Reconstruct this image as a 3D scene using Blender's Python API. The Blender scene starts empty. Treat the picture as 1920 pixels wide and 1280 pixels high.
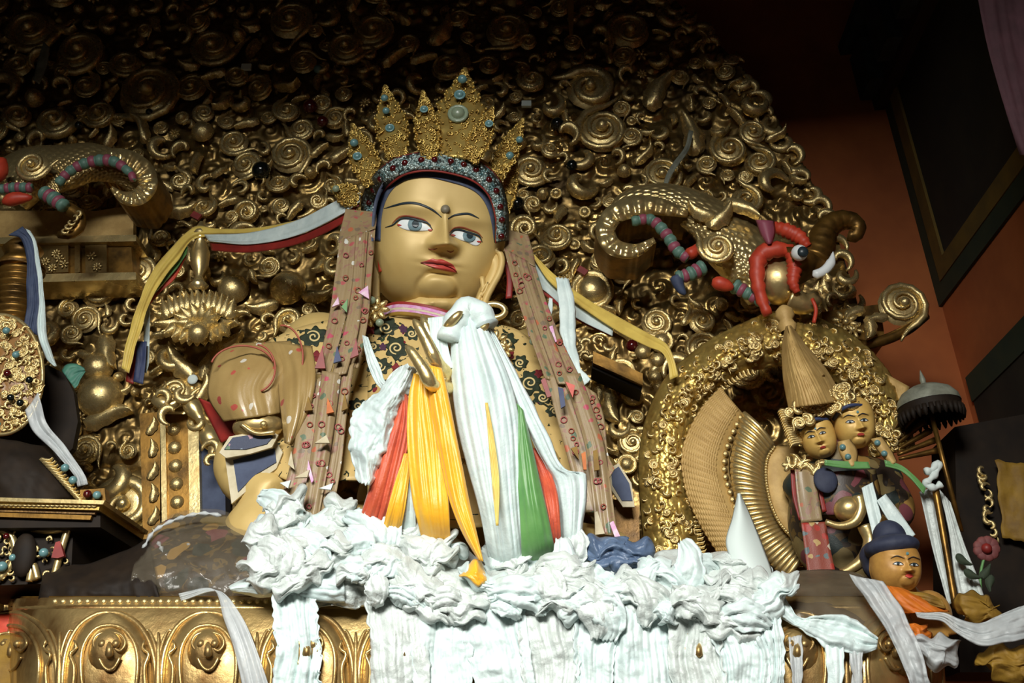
import bpy, math, random
import numpy as np
from mathutils import Vector, Matrix
from mathutils.bvhtree import BVHTree

random.seed(7)
scene = bpy.context.scene
col = scene.collection

# ---------------------------------------------------------------- camera
F_PX = 2000.0
PITCH, ROLL = math.radians(24.0), math.radians(5.0)
CAM = np.array((0.0, 0.0, 1.6))
_r0 = np.array((1.0, 0, 0)); _u0 = np.array((0, -math.sin(PITCH), math.cos(PITCH)))
C_F = np.array((0, math.cos(PITCH), math.sin(PITCH)))
C_R = math.cos(ROLL) * _r0 - math.sin(ROLL) * _u0
C_U = math.sin(ROLL) * _r0 + math.cos(ROLL) * _u0
cam = bpy.data.cameras.new('camera'); cam_o = bpy.data.objects.new('camera', cam); col.objects.link(cam_o)
cam.sensor_width = 36.0; cam.lens = 36.0 * F_PX / 1920.0
_m = Matrix.Identity(4)
for i in range(3):
    _m[i][0], _m[i][1], _m[i][2], _m[i][3] = C_R[i], C_U[i], -C_F[i], CAM[i]
cam_o.matrix_world = _m
cam.clip_end = 100
scene.camera = cam_o

# ---------------------------------------------------------------- world, lights, exposure
scene.view_settings.view_transform = 'Standard'
scene.view_settings.look = 'None'
scene.view_settings.gamma = 1.0
scene.view_settings.exposure = 0.0
scene.view_settings.use_curve_mapping = False
world = bpy.data.worlds.new('world'); scene.world = world
world.use_nodes = True
world.node_tree.nodes['Background'].inputs[0].default_value = (0.62, 0.55, 0.42, 1)
world.node_tree.nodes['Background'].inputs[1].default_value = 0.075


def area_light(name, loc, target, sx, sy, energy, color, spread):
    l = bpy.data.lights.new(name, 'AREA'); l.shape = 'RECTANGLE'; l.size = sx; l.size_y = sy
    l.energy = energy; l.color = color; l.spread = math.radians(spread)
    o = bpy.data.objects.new(name, l); col.objects.link(o)
    d = Vector(target) - Vector(loc)
    o.location = loc; o.rotation_euler = d.to_track_quat('-Z', 'Y').to_euler()
    return o


# daylight slanting down through the high opening behind the visitor; an added unseen lintel keeps the top of the hall dark
area_light('sky_daylight', (-0.9, -4.6, 6.1), (-0.55, 4.4, 4.6), 3.8, 2.2, 860, (1.0, 0.985, 0.93), 120)


# ---------------------------------------------------------------- helpers
def C(r, g, b):
    def f(c):
        c /= 255.0
        return c / 12.92 if c <= 0.04045 else ((c + 0.055) / 1.055) ** 2.4
    return (f(r), f(g), f(b), 1.0)


def Wn(px, py, Y):
    """world points on the vertical plane y=Y (arrays allowed) met by the sight line through a photo point"""
    px, py, Y = np.broadcast_arrays(np.asarray(px, float), np.asarray(py, float), np.asarray(Y, float))
    d = C_F * F_PX + (px[..., None] - 960) * C_R - (py[..., None] - 640) * C_U
    t = (Y - CAM[1]) / d[..., 1]
    return CAM + d * t[..., None]


def W(px, py, Y):
    return Vector(Wn(px, py, Y))


def WX(px, py, X):
    d = C_F * F_PX + (px - 960) * C_R - (py - 640) * C_U
    return Vector(CAM + d * ((X - CAM[0]) / d[0]))


def S(px, py, Y):
    """metres per photo pixel at that place"""
    return float(np.dot(Wn(px, py, Y) - CAM, C_F)) / F_PX


def resample(pts, n):
    p = np.asarray(pts, float)
    if len(p) == 1: p = np.vstack([p, p])
    seg = np.linalg.norm(np.diff(p[:, :2], axis=0), axis=1) + 1e-6
    s = np.concatenate([[0], np.cumsum(seg)]); s /= s[-1]
    t = np.linspace(0, 1, n)
    if len(p) == 2:
        return p[0] + (p[1] - p[0]) * t[:, None]
    m = np.zeros_like(p)
    m[1:-1] = (p[2:] - p[:-2]) / (s[2:] - s[:-2])[:, None]
    m[0] = (p[1] - p[0]) / (s[1] - s[0]); m[-1] = (p[-1] - p[-2]) / (s[-1] - s[-2])
    k = np.clip(np.searchsorted(s, t, 'right') - 1, 0, len(p) - 2)
    h = (s[k + 1] - s[k])[:, None]; x = ((t - s[k])[:, None]) / h
    return ((2 * x**3 - 3 * x**2 + 1) * p[k] + (x**3 - 2 * x**2 + x) * h * m[k]
            + (-2 * x**3 + 3 * x**2) * p[k + 1] + (x**3 - x**2) * h * m[k + 1])


def pn(x, y, seed=0):
    """2-D gradient noise, about -1..1"""
    x, y = np.broadcast_arrays(np.asarray(x, float), np.asarray(y, float))
    xi = np.floor(x).astype(np.int64); yi = np.floor(y).astype(np.int64)
    xf, yf = x - xi, y - yi
    def g(ix, iy):
        h = (ix * 374761393 + iy * 668265263 + seed * 974634777) & 0xffffffff
        h = ((h ^ (h >> 13)) * 1274126177) & 0xffffffff
        a = ((h ^ (h >> 16)) & 0xffff) / 65536.0 * 2 * np.pi
        return np.cos(a), np.sin(a)
    def d(ix, iy, fx, fy):
        gx, gy = g(ix, iy); return gx * fx + gy * fy
    u = xf**3 * (xf * (xf * 6 - 15) + 10); v = yf**3 * (yf * (yf * 6 - 15) + 10)
    a = d(xi, yi, xf, yf) * (1 - u) + d(xi + 1, yi, xf - 1, yf) * u
    b = d(xi, yi + 1, xf, yf - 1) * (1 - u) + d(xi + 1, yi + 1, xf - 1, yf - 1) * u
    return (a * (1 - v) + b * v) * 1.5


WLOC = {}


def setp(o, label=None, cat=None, group=None, kind=None):
    if label: o['label'] = label
    if cat: o['category'] = cat
    if group: o['group'] = group
    if kind: o['kind'] = kind
    return o


def thing(name, label, cat, loc, group=None):
    o = bpy.data.objects.new(name, None); col.objects.link(o)
    o.empty_display_size = 0.05
    o.location = loc; WLOC[o.name] = Vector(loc)
    return setp(o, label, cat, group)


def link(name, me, parent, loc_world, rot=None, scale=None):
    o = bpy.data.objects.new(name, me); col.objects.link(o)
    lw = Vector(loc_world)
    if parent is not None:
        o.parent = parent; o.location = lw - WLOC[parent.name]
    else:
        o.location = lw
    WLOC[o.name] = lw
    if rot is not None: o.rotation_euler = rot
    if scale is not None: o.scale = scale
    return o


class MB:
    """collects shapes (world coordinates) into one mesh object"""
    def __init__(self): self.v = []; self.f = []; self.n = 0; self.mi = []; self.cur = 0

    def add(self, verts, faces):
        verts = np.asarray(verts, float).reshape(-1, 3)
        b = self.n
        self.v.append(verts); self.n += len(verts)
        self.f += [tuple(int(i) + b for i in f) for f in faces]
        self.mi += [self.cur] * len(faces)
        return self

    def grid(self, P, close_u=False, close_v=False):
        nv, nu = P.shape[:2]
        f = []
        for j in range(nv if close_v else nv - 1):
            j2 = (j + 1) % nv
            for i in range(nu if close_u else nu - 1):
                i2 = (i + 1) % nu
                f.append((j * nu + i, j * nu + i2, j2 * nu + i2, j2 * nu + i))
        return self.add(P.reshape(-1, 3), f)

    def tube(self, pts, rad, n=8, flat=1.0, caps=True, up=(0, -1, 0)):
        p = np.asarray([tuple(q) for q in pts], float); m = len(p)
        rad = np.broadcast_to(np.asarray(rad, float), (m,))
        t = np.gradient(p, axis=0); t /= np.linalg.norm(t, axis=1)[:, None] + 1e-12
        upv = np.asarray(up, float)
        P = np.zeros((m, n, 3)); a = np.linspace(0, 2 * np.pi, n, endpoint=False)
        last = None
        for k in range(m):
            s = np.cross(t[k], upv)
            if np.linalg.norm(s) < 0.05: s = last if last is not None else np.cross(t[k], (1, 0, 0.01))
            s = s / np.linalg.norm(s)
            last = s
            w = np.cross(s, t[k])
            P[k] = p[k] + rad[k] * (np.cos(a)[:, None] * s + flat * np.sin(a)[:, None] * w)
        b = self.n
        self.grid(P, close_u=True)
        if caps:
            self.f += [tuple(b + i for i in reversed(range(n))), tuple(b + (m - 1) * n + i for i in range(n))]
            self.mi += [self.cur] * 2
        return self

    def ball(self, c, r, nu=12, nv=8, rot=None):
        r = np.broadcast_to(np.asarray(r, float), (3,))
        th = np.linspace(0, np.pi, nv + 1); ph = np.linspace(0, 2 * np.pi, nu, endpoint=False)
        P = np.stack([np.sin(th)[:, None] * np.cos(ph), np.sin(th)[:, None] * np.sin(ph), np.cos(th)[:, None] + 0 * ph], -1) * r
        if rot is not None: P = P @ np.asarray(rot).T
        return self.grid(P + np.asarray(tuple(c)), close_u=True)

    def box(self, c, h, rot=None):
        c = np.asarray(tuple(c)); h = np.asarray(h, float)
        v = np.array([(x, y, z) for x in (-1, 1) for y in (-1, 1) for z in (-1, 1)], float) * h
        if rot is not None: v = v @ np.asarray(rot).T
        return self.add(v + c, [(0, 1, 3, 2), (4, 6, 7, 5), (0, 4, 5, 1), (2, 3, 7, 6), (0, 2, 6, 4), (1, 5, 7, 3)])

    def prism(self, front, depth):
        """front: polygon of world points; pushed along +y by depth"""
        f = np.asarray([tuple(q) for q in front], float); n = len(f)
        b = f + np.array((0, depth, 0))
        faces = [tuple(range(n)), tuple(reversed(range(n, 2 * n)))]
        faces += [(i, i + n, (i + 1) % n + n, (i + 1) % n) for i in range(n)]
        return self.add(np.vstack([f, b]), faces)

    def lathe(self, c, prof, n=20, axis=None):
        """prof: (radius, height) list round +z through c, or an (e1,e2,axis) frame"""
        a = np.linspace(0, 2 * np.pi, n, endpoint=False)
        P = np.zeros((len(prof), n, 3))
        for k, (r, h) in enumerate(prof):
            P[k, :, 0] = r * np.cos(a); P[k, :, 1] = r * np.sin(a); P[k, :, 2] = h
        if axis is not None: P = P @ np.asarray(axis)
        return self.grid(P + np.asarray(tuple(c)), close_u=True)

    def mesh(self, name, mats, smooth=True, origin=(0, 0, 0)):
        me = bpy.data.meshes.new(name)
        v = np.vstack(self.v) - np.asarray(tuple(origin))
        me.from_pydata(v.tolist(), [], self.f)
        for m in (mats if isinstance(mats, (list, tuple)) else [mats]): me.materials.append(m)
        if any(self.mi): me.polygons.foreach_set('material_index', self.mi)
        if smooth: me.polygons.foreach_set('use_smooth', [True] * len(me.polygons))
        me.update()
        return me

    def build(self, name, mats, parent=None, smooth=True, label=None, cat=None, group=None, kind=None, solid=0.0):
        v = np.vstack(self.v)
        lo, hi = v.min(0), v.max(0)
        org = np.array(((lo[0] + hi[0]) / 2, (lo[1] + hi[1]) / 2, lo[2] if parent is None else (lo[2] + hi[2]) / 2))
        o = link(name, self.mesh(name, mats, smooth, org), parent, org)
        if solid:
            s = o.modifiers.new('thickness', 'SOLIDIFY'); s.thickness = solid; s.offset = 0
        return setp(o, label, cat, group, kind)


def sheet_points(A, B, nu=14, nv=40, Y=None, bow=0., folds=0., nf=4, seed=0, crum=0., cscale=1., ragged=0., sway=0., proj=None):
    def fix(p): return [(q[0], q[1], q[2] if len(q) > 2 else Y if Y is not None else 0.) for q in p]
    a, b = resample(fix(A), nv), resample(fix(B), nv)
    u = np.linspace(0, 1, nu); v = np.linspace(0, 1, nv)
    P = a[:, None] * (1 - u)[None, :, None] + b[:, None] * u[None, :, None]
    U, V = np.meshgrid(u, v)
    wid = np.linalg.norm((b - a)[:, :2], axis=1)
    if bow: P[..., 2] -= bow * (1 - (2 * U - 1)**2)
    if folds:
        rs = np.random.RandomState(seed)
        ph = rs.rand(4) * 6.28
        w = pn(V * 1.6 + seed, U * 1.2 + 3.1, seed)
        q = nf * (U + 0.10 * w * np.clip(V * 1.5, 0.2, 1))
        q1 = pn(q * 1.9 + ph[0], V * 0.7 + ph[1], seed + 1); q2 = pn(q * 4.3 + ph[2], V * 1.3 + ph[3], seed + 2); q3 = pn(q * 9.0 + ph[1], V * 2.2, seed + 3)
        fo = 1.3 * q1 + 0.6 * (0.35 - np.abs(q2)) * 1.3 + 0.13 * (0.3 - np.abs(q3))
        P[..., 2] -= folds * fo * (0.45 + 0.55 * np.clip(wid / (wid.max() + 1e-6), 0, 1))[:, None]
    if crum:
        X, Z = P[..., 0] / 60. * cscale, P[..., 1] / 60. * cscale
        t = np.zeros_like(X); amp = 1.
        for o in range(4):
            t += amp * (0.55 - np.abs(pn(X * 2**o, Z * 2**o, seed + o * 7)) * 1.6); amp *= 0.55
        P[..., 2] -= crum * t
        P[..., 0] += 9 * crum / 0.03 * pn(X * 1.3, Z * 1.3, seed + 50); P[..., 1] += 9 * crum / 0.03 * pn(X * 1.3, Z * 1.3, seed + 60)
    if sway:
        P[..., 0] += sway * pn(V * 3 + seed, V * 0 + 1.5, seed + 9)
    if ragged:
        e = np.abs(2 * U - 1)**4
        P[..., 0] += ragged * e * pn(V * nv / 5., U * 3 + 7, seed + 3); P[..., 1] += ragged * e * pn(V * nv / 5., U * 3 + 17, seed + 4)
        ev = np.abs(2 * V - 1)**10
        P[..., 1] += ragged * ev * pn(U * 7, V * 2 + 5, seed + 5)
    if proj is not None:
        out = np.zeros_like(P)
        for j in range(nv):
            for i in range(nu):
                out[j, i] = proj(P[j, i, 0], P[j, i, 1])
        return out
    return Wn(P[..., 0], P[..., 1], P[..., 2])


def sheet(name, A, B, m, parent=None, thick=0.004, label=None, cat=None, group=None, kind=None, smooth=True, **k):
    g = MB().grid(sheet_points(A, B, **k))
    return g.build(name, m, parent, smooth, label, cat, group, kind, solid=thick)


def band(pts, wpx):
    """two edges of a band of given half widths (photo pixels) round a centre line"""
    p = np.asarray(pts, float)
    t = np.gradient(p[:, :2], axis=0); t /= np.linalg.norm(t, axis=1)[:, None] + 1e-9
    n = np.stack([-t[:, 1], t[:, 0]], 1)
    w = np.broadcast_to(np.asarray(wpx, float), (len(p),))[:, None]
    A, B = p.copy(), p.copy()
    A[:, :2] += n * w; B[:, :2] -= n * w
    return A.tolist(), B.tolist()


def WP(pts, Y=None):
    return [W(q[0], q[1], q[2] if len(q) > 2 else Y) for q in pts]


def smoothpath(pts, n, Y=None):
    r = resample([(q[0], q[1], q[2] if len(q) > 2 else Y) for q in pts], n)
    return Wn(r[:, 0], r[:, 1], r[:, 2])


# ---------------------------------------------------------------- materials
def nodes(m):
    m.use_nodes = True
    nt = m.node_tree
    return nt, nt.nodes, nt.links, nt.nodes['Principled BSDF']


def _noise(nt, scale, detail=4, coord='Object', rough=0.6):
    tc = nt.nodes.new('ShaderNodeTexCoord'); n = nt.nodes.new('ShaderNodeTexNoise')
    n.inputs['Scale'].default_value = scale; n.inputs['Detail'].default_value = detail; n.inputs['Roughness'].default_value = rough
    nt.links.new(tc.outputs[coord], n.inputs['Vector'])
    return n


def pmat(name, c1, rough=0.5, metal=0.0, c2=None, scale=8., lo=0.35, hi=0.65, bump=0., bscale=40., bdist=0.01, sheen=0., trans=0., alpha=1., rough2=None, spec=0.5, coat=0., coord='Object'):
    m = bpy.data.materials.new(name)
    nt, N, L, p = nodes(m)
    p.inputs['Base Color'].default_value = c1
    p.inputs['Roughness'].default_value = rough; p.inputs['Metallic'].default_value = metal
    p.inputs['Specular IOR Level'].default_value = spec
    if sheen: p.inputs['Sheen Weight'].default_value = sheen
    if trans: p.inputs['Transmission Weight'].default_value = trans
    if coat:
        p.inputs['Coat Weight'].default_value = coat; p.inputs['Coat Roughness'].default_value = 0.15
    if alpha < 1: p.inputs['Alpha'].default_value = alpha
    if c2 is not None:
        n = _noise(nt, scale, coord=coord); r = N.new('ShaderNodeMapRange')
        r.inputs['From Min'].default_value = lo; r.inputs['From Max'].default_value = hi
        L.new(n.outputs['Fac'], r.inputs['Value'])
        x = N.new('ShaderNodeMix'); x.data_type = 'RGBA'
        x.inputs['A'].default_value = c1; x.inputs['B'].default_value = c2
        L.new(r.outputs['Result'], x.inputs['Factor']); L.new(x.outputs['Result'], p.inputs['Base Color'])
        if rough2 is not None:
            q = N.new('ShaderNodeMapRange'); q.inputs['To Min'].default_value = rough; q.inputs['To Max'].default_value = rough2
            L.new(r.outputs['Result'], q.inputs['Value']); L.new(q.outputs['Result'], p.inputs['Roughness'])
    if bump:
        n = _noise(nt, bscale, 5, coord=coord); b = N.new('ShaderNodeBump')
        b.inputs['Strength'].default_value = bump; b.inputs['Distance'].default_value = bdist
        L.new(n.outputs['Fac'], b.inputs['Height']); L.new(b.outputs['Normal'], p.inputs['Normal'])
    return m


def brocade(name, base, spots, scale=25., th=0.33, leaf=None, leafscale=9., leafth=0.56, base2=None, rough=0.45, coat=0.0, coord='Object', keep=0.5):
    """woven cloth: ground colour, leaf-like scrolls and small flowers in several colours"""
    m = bpy.data.materials.new(name)
    nt, N, L, p = nodes(m)
    tc = N.new('ShaderNodeTexCoord')
    warp = _noise(nt, scale * 0.7, 2, coord)
    add = N.new('ShaderNodeMix'); add.data_type = 'VECTOR'; add.inputs['Factor'].default_value = 0.035
    L.new(tc.outputs[coord], add.inputs['A']); L.new(warp.outputs['Color'], add.inputs['B'])
    v = N.new('ShaderNodeTexVoronoi'); v.inputs['Scale'].default_value = scale
    L.new(add.outputs['Result'], v.inputs['Vector'])
    less = N.new('ShaderNodeMath'); less.operation = 'LESS_THAN'; less.inputs[1].default_value = th
    L.new(v.outputs['Distance'], less.inputs[0])
    sep = N.new('ShaderNodeSeparateColor'); L.new(v.outputs['Color'], sep.inputs[0])
    gate = N.new('ShaderNodeMath'); gate.operation = 'LESS_THAN'; gate.inputs[1].default_value = keep
    L.new(sep.outputs[1], gate.inputs[0])
    fac = N.new('ShaderNodeMath'); fac.operation = 'MULTIPLY'
    L.new(less.outputs[0], fac.inputs[0]); L.new(gate.outputs[0], fac.inputs[1])
    cr = N.new('ShaderNodeValToRGB'); cr.color_ramp.interpolation = 'CONSTANT'
    el = cr.color_ramp.elements
    el[0].color = spots[0]
    while len(el) > 1: el.remove(el[-1])
    for i, c in enumerate(spots[1:], 1):
        e = el.new(i / len(spots)); e.color = c
    L.new(sep.outputs[0], cr.inputs['Fac'])
    ground = None
    b2 = base2 or base
    n0 = _noise(nt, 6., 5, coord); g = N.new('ShaderNodeMix'); g.data_type = 'RGBA'
    g.inputs['A'].default_value = base; g.inputs['B'].default_value = b2
    L.new(n0.outputs['Fac'], g.inputs['Factor']); ground = g.outputs['Result']
    if leaf is not None:
        n1 = _noise(nt, leafscale, 1.5, coord); n1.inputs['Distortion'].default_value = 2.2
        gt = N.new('ShaderNodeMath'); gt.operation = 'GREATER_THAN'; gt.inputs[1].default_value = leafth
        L.new(n1.outputs['Fac'], gt.inputs[0])
        x = N.new('ShaderNodeMix'); x.data_type = 'RGBA'; x.inputs['B'].default_value = leaf
        L.new(gt.outputs[0], x.inputs['Factor']); L.new(ground, x.inputs['A']); ground = x.outputs['Result']
    x = N.new('ShaderNodeMix'); x.data_type = 'RGBA'
    L.new(fac.outputs[0], x.inputs['Factor']); L.new(ground, x.inputs['A']); L.new(cr.outputs['Color'], x.inputs['B'])
    L.new(x.outputs['Result'], p.inputs['Base Color'])
    p.inputs['Roughness'].default_value = rough
    if coat:
        p.inputs['Coat Weight'].default_value = coat; p.inputs['Coat Roughness'].default_value = 0.2
    wv = _noise(nt, 220., 2, coord); b = N.new('ShaderNodeBump'); b.inputs['Strength'].default_value = 0.25; b.inputs['Distance'].default_value = 0.003
    L.new(wv.outputs['Fac'], b.inputs['Height']); L.new(b.outputs['Normal'], p.inputs['Normal'])
    return m


M = {}
M['gold'] = pmat('gilt_copper', C(236, 213, 152), 0.25, 0.82, C(176, 148, 94), 5., 0.42, 0.72, bump=0.25, bscale=30, bdist=0.006, rough2=0.48)
M['gold_relief'] = pmat('gilt_relief', C(166, 138, 84), 0.26, 0.88, C(80, 64, 40), 3.5, 0.42, 0.7, bump=0.3, bscale=55, bdist=0.004, rough2=0.55)  # plate kept darker and dirtier: shade of recesses between ornaments painted into it
M['gold_dark'] = pmat('tarnished_and_shaded_gilt', C(150, 112, 52), 0.4, 0.8, C(84, 62, 30), 7., 0.4, 0.65, bump=0.2, bscale=40, bdist=0.004)  # also stands in for shade on coil edges and right fan ribs
M['gold_pale'] = pmat('pale_gilt', C(212, 184, 104), 0.38, 0.75, C(176, 140, 70), 9., 0.4, 0.7, bump=0.3, bscale=60, bdist=0.003)
M['skin_gold'] = pmat('cold_gold_paint', C(210, 182, 116), 0.52, 0.12, C(200, 170, 104), 4., 0.4, 0.7, spec=0.6)
M['skin_gold_small'] = pmat('painted_gold_skin', C(222, 184, 104), 0.45, 0.1, C(206, 166, 88), 12.)
M['tan_gold'] = pmat('matt_woven_gilt', C(206, 172, 108), 0.6, 0.1, C(180, 146, 86), 14., bump=0.4, bscale=120, bdist=0.003)
M['white'] = pmat('white_silk', C(218, 233, 230), 0.45, 0, C(196, 214, 213), 10., sheen=0.3, bump=0.4, bscale=26, bdist=0.012)
M['white_creamy'] = pmat('creamy_white_silk', C(214, 224, 220), 0.38, 0, C(188, 196, 191), 12., sheen=0.3, bump=0.7, bscale=22, bdist=0.014)
M['white_sheer'] = pmat('sheer_white_gauze', C(214, 220, 220), 0.4, 0, C(190, 196, 198), 9., alpha=0.62, bump=0.3, bscale=35)
M['yellow'] = pmat('marigold_silk', C(246, 188, 48), 0.42, 0, C(234, 170, 36), 9., sheen=0.2, bump=0.2, bscale=40)
M['pale_yellow'] = pmat('pale_yellow_silk', C(232, 204, 100), 0.5, 0, C(208, 178, 84), 9., sheen=0.2)
M['orange'] = pmat('vermilion_silk', C(208, 92, 56), 0.5, 0, C(186, 74, 46), 14., sheen=0.2, bump=0.3, bscale=60)
M['green'] = pmat('leaf_green_silk', C(100, 152, 84), 0.45, 0, C(78, 134, 68), 8., sheen=0.2)
M['red'] = pmat('dark_red_silk', C(150, 44, 36), 0.5, 0, C(120, 34, 30), 10.)
M['blue'] = pmat('slate_blue_silk', C(98, 118, 146), 0.4, 0, C(70, 88, 116), 9., bump=0.4, bscale=45, bdist=0.008)
M['navy'] = pmat('navy_cloth', C(40, 50, 84), 0.6, 0, C(58, 70, 106), 10.)
M['slate'] = pmat('slate_blue_cloth', C(66, 78, 104), 0.7, 0, C(52, 62, 88), 14.)
M['cream_trim'] = pmat('cream_border_cloth', C(206, 196, 168), 0.7, 0, C(184, 172, 140), 14.)
M['pink'] = pmat('pink_silk', C(198, 110, 178), 0.5, 0, C(220, 200, 210), 22.)
M['teal'] = pmat('teal_cloth', C(74, 130, 108), 0.6, 0, C(58, 108, 96), 12.)
M['hair_blue'] = pmat('dusty_blue_paint', C(62, 72, 98), 0.7, 0, C(84, 92, 112), 26.)
M['hair_dark'] = pmat('dark_blue_hair_paint', C(38, 44, 66), 0.7, 0, C(52, 58, 78), 26.)
M['eye_white'] = pmat('white_enamel', C(232, 238, 238), 0.35)
M['iris'] = pmat('grey_blue_enamel', C(112, 138, 146), 0.35)
M['pupil'] = pmat('dark_slate_enamel', C(38, 52, 58), 0.35)
M['line'] = pmat('dark_brow_paint', C(32, 46, 54), 0.5)
M['lid_red'] = pmat('red_brown_paint', C(150, 78, 52), 0.5)
M['lips'] = pmat('red_lip_paint', C(198, 76, 66), 0.42, 0, C(182, 66, 58), 30.)
M['urna'] = pmat('grey_stone', C(120, 112, 92), 0.5)
M['turq'] = pmat('turquoise_stone', C(110, 150, 150), 0.35, 0, C(82, 122, 128), 60., coat=0.3)
M['turq_pale'] = pmat('pale_grey_green_stone', C(140, 152, 124), 0.4, 0, C(112, 130, 112), 40., coat=0.3)
M['ruby'] = pmat('dark_red_stone', C(70, 12, 14), 0.15, 0, coat=0.5)
M['onyx'] = pmat('black_green_stone', C(14, 20, 18), 0.12, 0, coat=0.5)
M['coral'] = pmat('coral_red_paint', C(206, 74, 46), 0.5, 0, C(182, 58, 38), 20.)
M['silver'] = pmat('silvery_beadwork', C(176, 190, 186), 0.25, 0.5, C(92, 124, 126), 40., 0.4, 0.6)
M['band_dark'] = pmat('dark_beaded_band', C(58, 62, 60), 0.5, 0.3, C(40, 40, 38), 50.)
M['brown_dark'] = pmat('dark_lacquer', C(36, 26, 16), 0.7, 0, C(24, 17, 11), 10., spec=0.25)
M['wood_gilt'] = pmat('worn_gilt_wood', C(132, 98, 48), 0.45, 0.5, C(84, 60, 30), 9., bump=0.3, bscale=60)
M['plastic'] = pmat('clear_plastic_wrap', C(150, 140, 120), 0.12, 0, C(120, 110, 92), 7., alpha=0.15, spec=0.8, bump=0.5, bscale=14, bdist=0.02)
M['card'] = pmat('white_paper', C(206, 218, 214), 0.7)
M['stripe_pink'] = pmat('pink_stripe_paint', C(150, 78, 96), 0.5)
M['stripe_teal'] = pmat('teal_stripe_paint', C(96, 132, 118), 0.5)
M['robe_orange'] = pmat('saffron_robe_cloth', C(206, 112, 26), 0.6, 0, C(180, 92, 20), 14.)
M['grey_metal'] = pmat('dull_grey_metal', C(150, 154, 138), 0.5, 0.1, C(96, 98, 86), 10.)
M['broc_robe'] = brocade('cream_brocade_with_dark_scrolls', C(210, 184, 122), [C(120, 28, 34), C(98, 30, 60), C(120, 28, 34), C(44, 60, 36)], 13., 0.16,
                         leaf=C(34, 42, 26), leafscale=13., leafth=0.64, base2=C(192, 160, 96), rough=0.5, keep=0.6)
M['broc_tan'] = brocade('faded_tan_brocade', C(164, 142, 104), [C(168, 84, 84), C(206, 206, 196), C(120, 104, 84), C(90, 108, 84), C(176, 100, 70), C(178, 78, 96)], 26., 0.34,
                        leaf=C(146, 110, 92), leafscale=15., leafth=0.58, base2=C(126, 106, 76), rough=0.5, coat=0.15, keep=0.45)
M['broc_sleeve'] = brocade('tan_brocade_with_red_rings', C(176, 150, 96), [C(178, 84, 72), C(206, 200, 186), C(150, 70, 62)], 19., 0.28,
                           base2=C(140, 112, 66), rough=0.4, coat=0.25, keep=0.5)
M['broc_blue'] = brocade('blue_flowered_cloth', C(56, 66, 92), [C(94, 120, 92), C(170, 130, 140), C(120, 136, 150)], 26., 0.3, base2=C(38, 46, 70), rough=0.6)
M['broc_dark'] = brocade('dark_flowered_brocade', C(58, 46, 36), [C(150, 116, 60), C(36, 46, 44), C(112, 60, 66), C(120, 104, 66)], 13., 0.62, leaf=C(92, 72, 38), leafscale=10., leafth=0.56, base2=C(40, 32, 24), rough=0.5, keep=0.7)
M['broc_red'] = brocade('red_flowered_banner', C(150, 70, 54), [C(200, 190, 170), C(94, 108, 110), C(180, 150, 96), C(164, 54, 44)], 30., 0.42, base2=C(120, 60, 46), rough=0.5, keep=0.7)
M['broc_board'] = brocade('jewelled_gilt_filigree', C(160, 116, 62), [C(40, 50, 96), C(96, 60, 40), C(70, 110, 100)], 18., 0.22, base2=C(120, 84, 44), rough=0.4, keep=0.3)
M['wall_orange'] = pmat('orange_limewash', C(190, 108, 56), 0.85, 0, C(156, 84, 44), 1.6, 0.35, 0.7, bump=0.2, bscale=18)
M['panel_dark'] = pmat('dark_painted_panel', C(46, 42, 30), 0.8, 0, C(32, 30, 22), 2.5, bump=0.1, bscale=10)
M['border_green'] = pmat('green_border_paint', C(40, 54, 40), 0.8, 0, C(50, 60, 40), 6.)
M['border_yellow'] = pmat('ochre_border_paint', C(116, 92, 34), 0.8, 0, C(98, 80, 34), 6.)
M['beam_blue'] = pmat('grey_blue_beam_paint', C(60, 70, 76), 0.8, 0, C(46, 52, 54), 6.)
M['beam_brown'] = pmat('brown_beam_paint', C(54, 38, 28), 0.8)
M['mauve'] = pmat('mauve_hanging_cloth', C(92, 58, 66), 0.8, 0, C(70, 44, 50), 5.)
M['floor'] = pmat('dark_worn_floorboards', C(64, 46, 32), 0.6, 0, C(44, 32, 22), 3., bump=0.2)
M['wall_dark'] = pmat('soot_darkened_plaster', C(52, 38, 26), 0.9, 0, C(38, 28, 20), 2.)
M['ochre_cloth'] = pmat('ochre_yellow_cloth', C(150, 116, 34), 0.7, 0, C(116, 86, 30), 7., bump=0.3, bscale=20)
M['skin_small2'] = pmat('dull_gold_skin', C(198, 150, 76), 0.5, 0.1, C(170, 124, 60), 14.)
M['bolster'] = pmat('brown_bolster_cloth', C(84, 66, 44), 0.6, 0, C(62, 48, 32), 6.)
M['dusty_pink'] = pmat('dusty_pink_paper', C(132, 76, 70), 0.7, 0, C(110, 60, 60), 20.)
M['piping'] = pmat('faded_red_piping', C(160, 80, 60), 0.6)
M['emb_green'] = pmat('dark_green_embroidery', C(40, 52, 30), 0.7, 0, C(28, 36, 24), 40.)
M['emb_red'] = pmat('crimson_embroidery', C(128, 30, 34), 0.7, 0, C(96, 22, 30), 40.)
M['emb_purple'] = pmat('purple_embroidery', C(70, 34, 62), 0.7)
M['emb_cream'] = pmat('cream_embroidery', C(212, 190, 132), 0.7)
M['emb_pink'] = pmat('pink_embroidery', C(176, 96, 92), 0.7, 0, C(160, 76, 76), 40.)
M['gold_ped'] = pmat('stained_pedestal_gilt', C(214, 184, 122), 0.3, 0.8, C(112, 82, 44), 3.2, 0.42, 0.66, bump=0.4, bscale=22, bdist=0.008, rough2=0.5)
# ================================================================ the setting
YB = 6.3                                     # back wall
corner = W(1768, 580, YB)
XR = corner.x                                # right side wall
ZT = 8.0
XL = -4.6


def struct(name, mb, m, parent=None, smooth=False):
    o = mb.build(name, m, parent, smooth)
    if parent is None: o['kind'] = 'structure'
    return o


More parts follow.
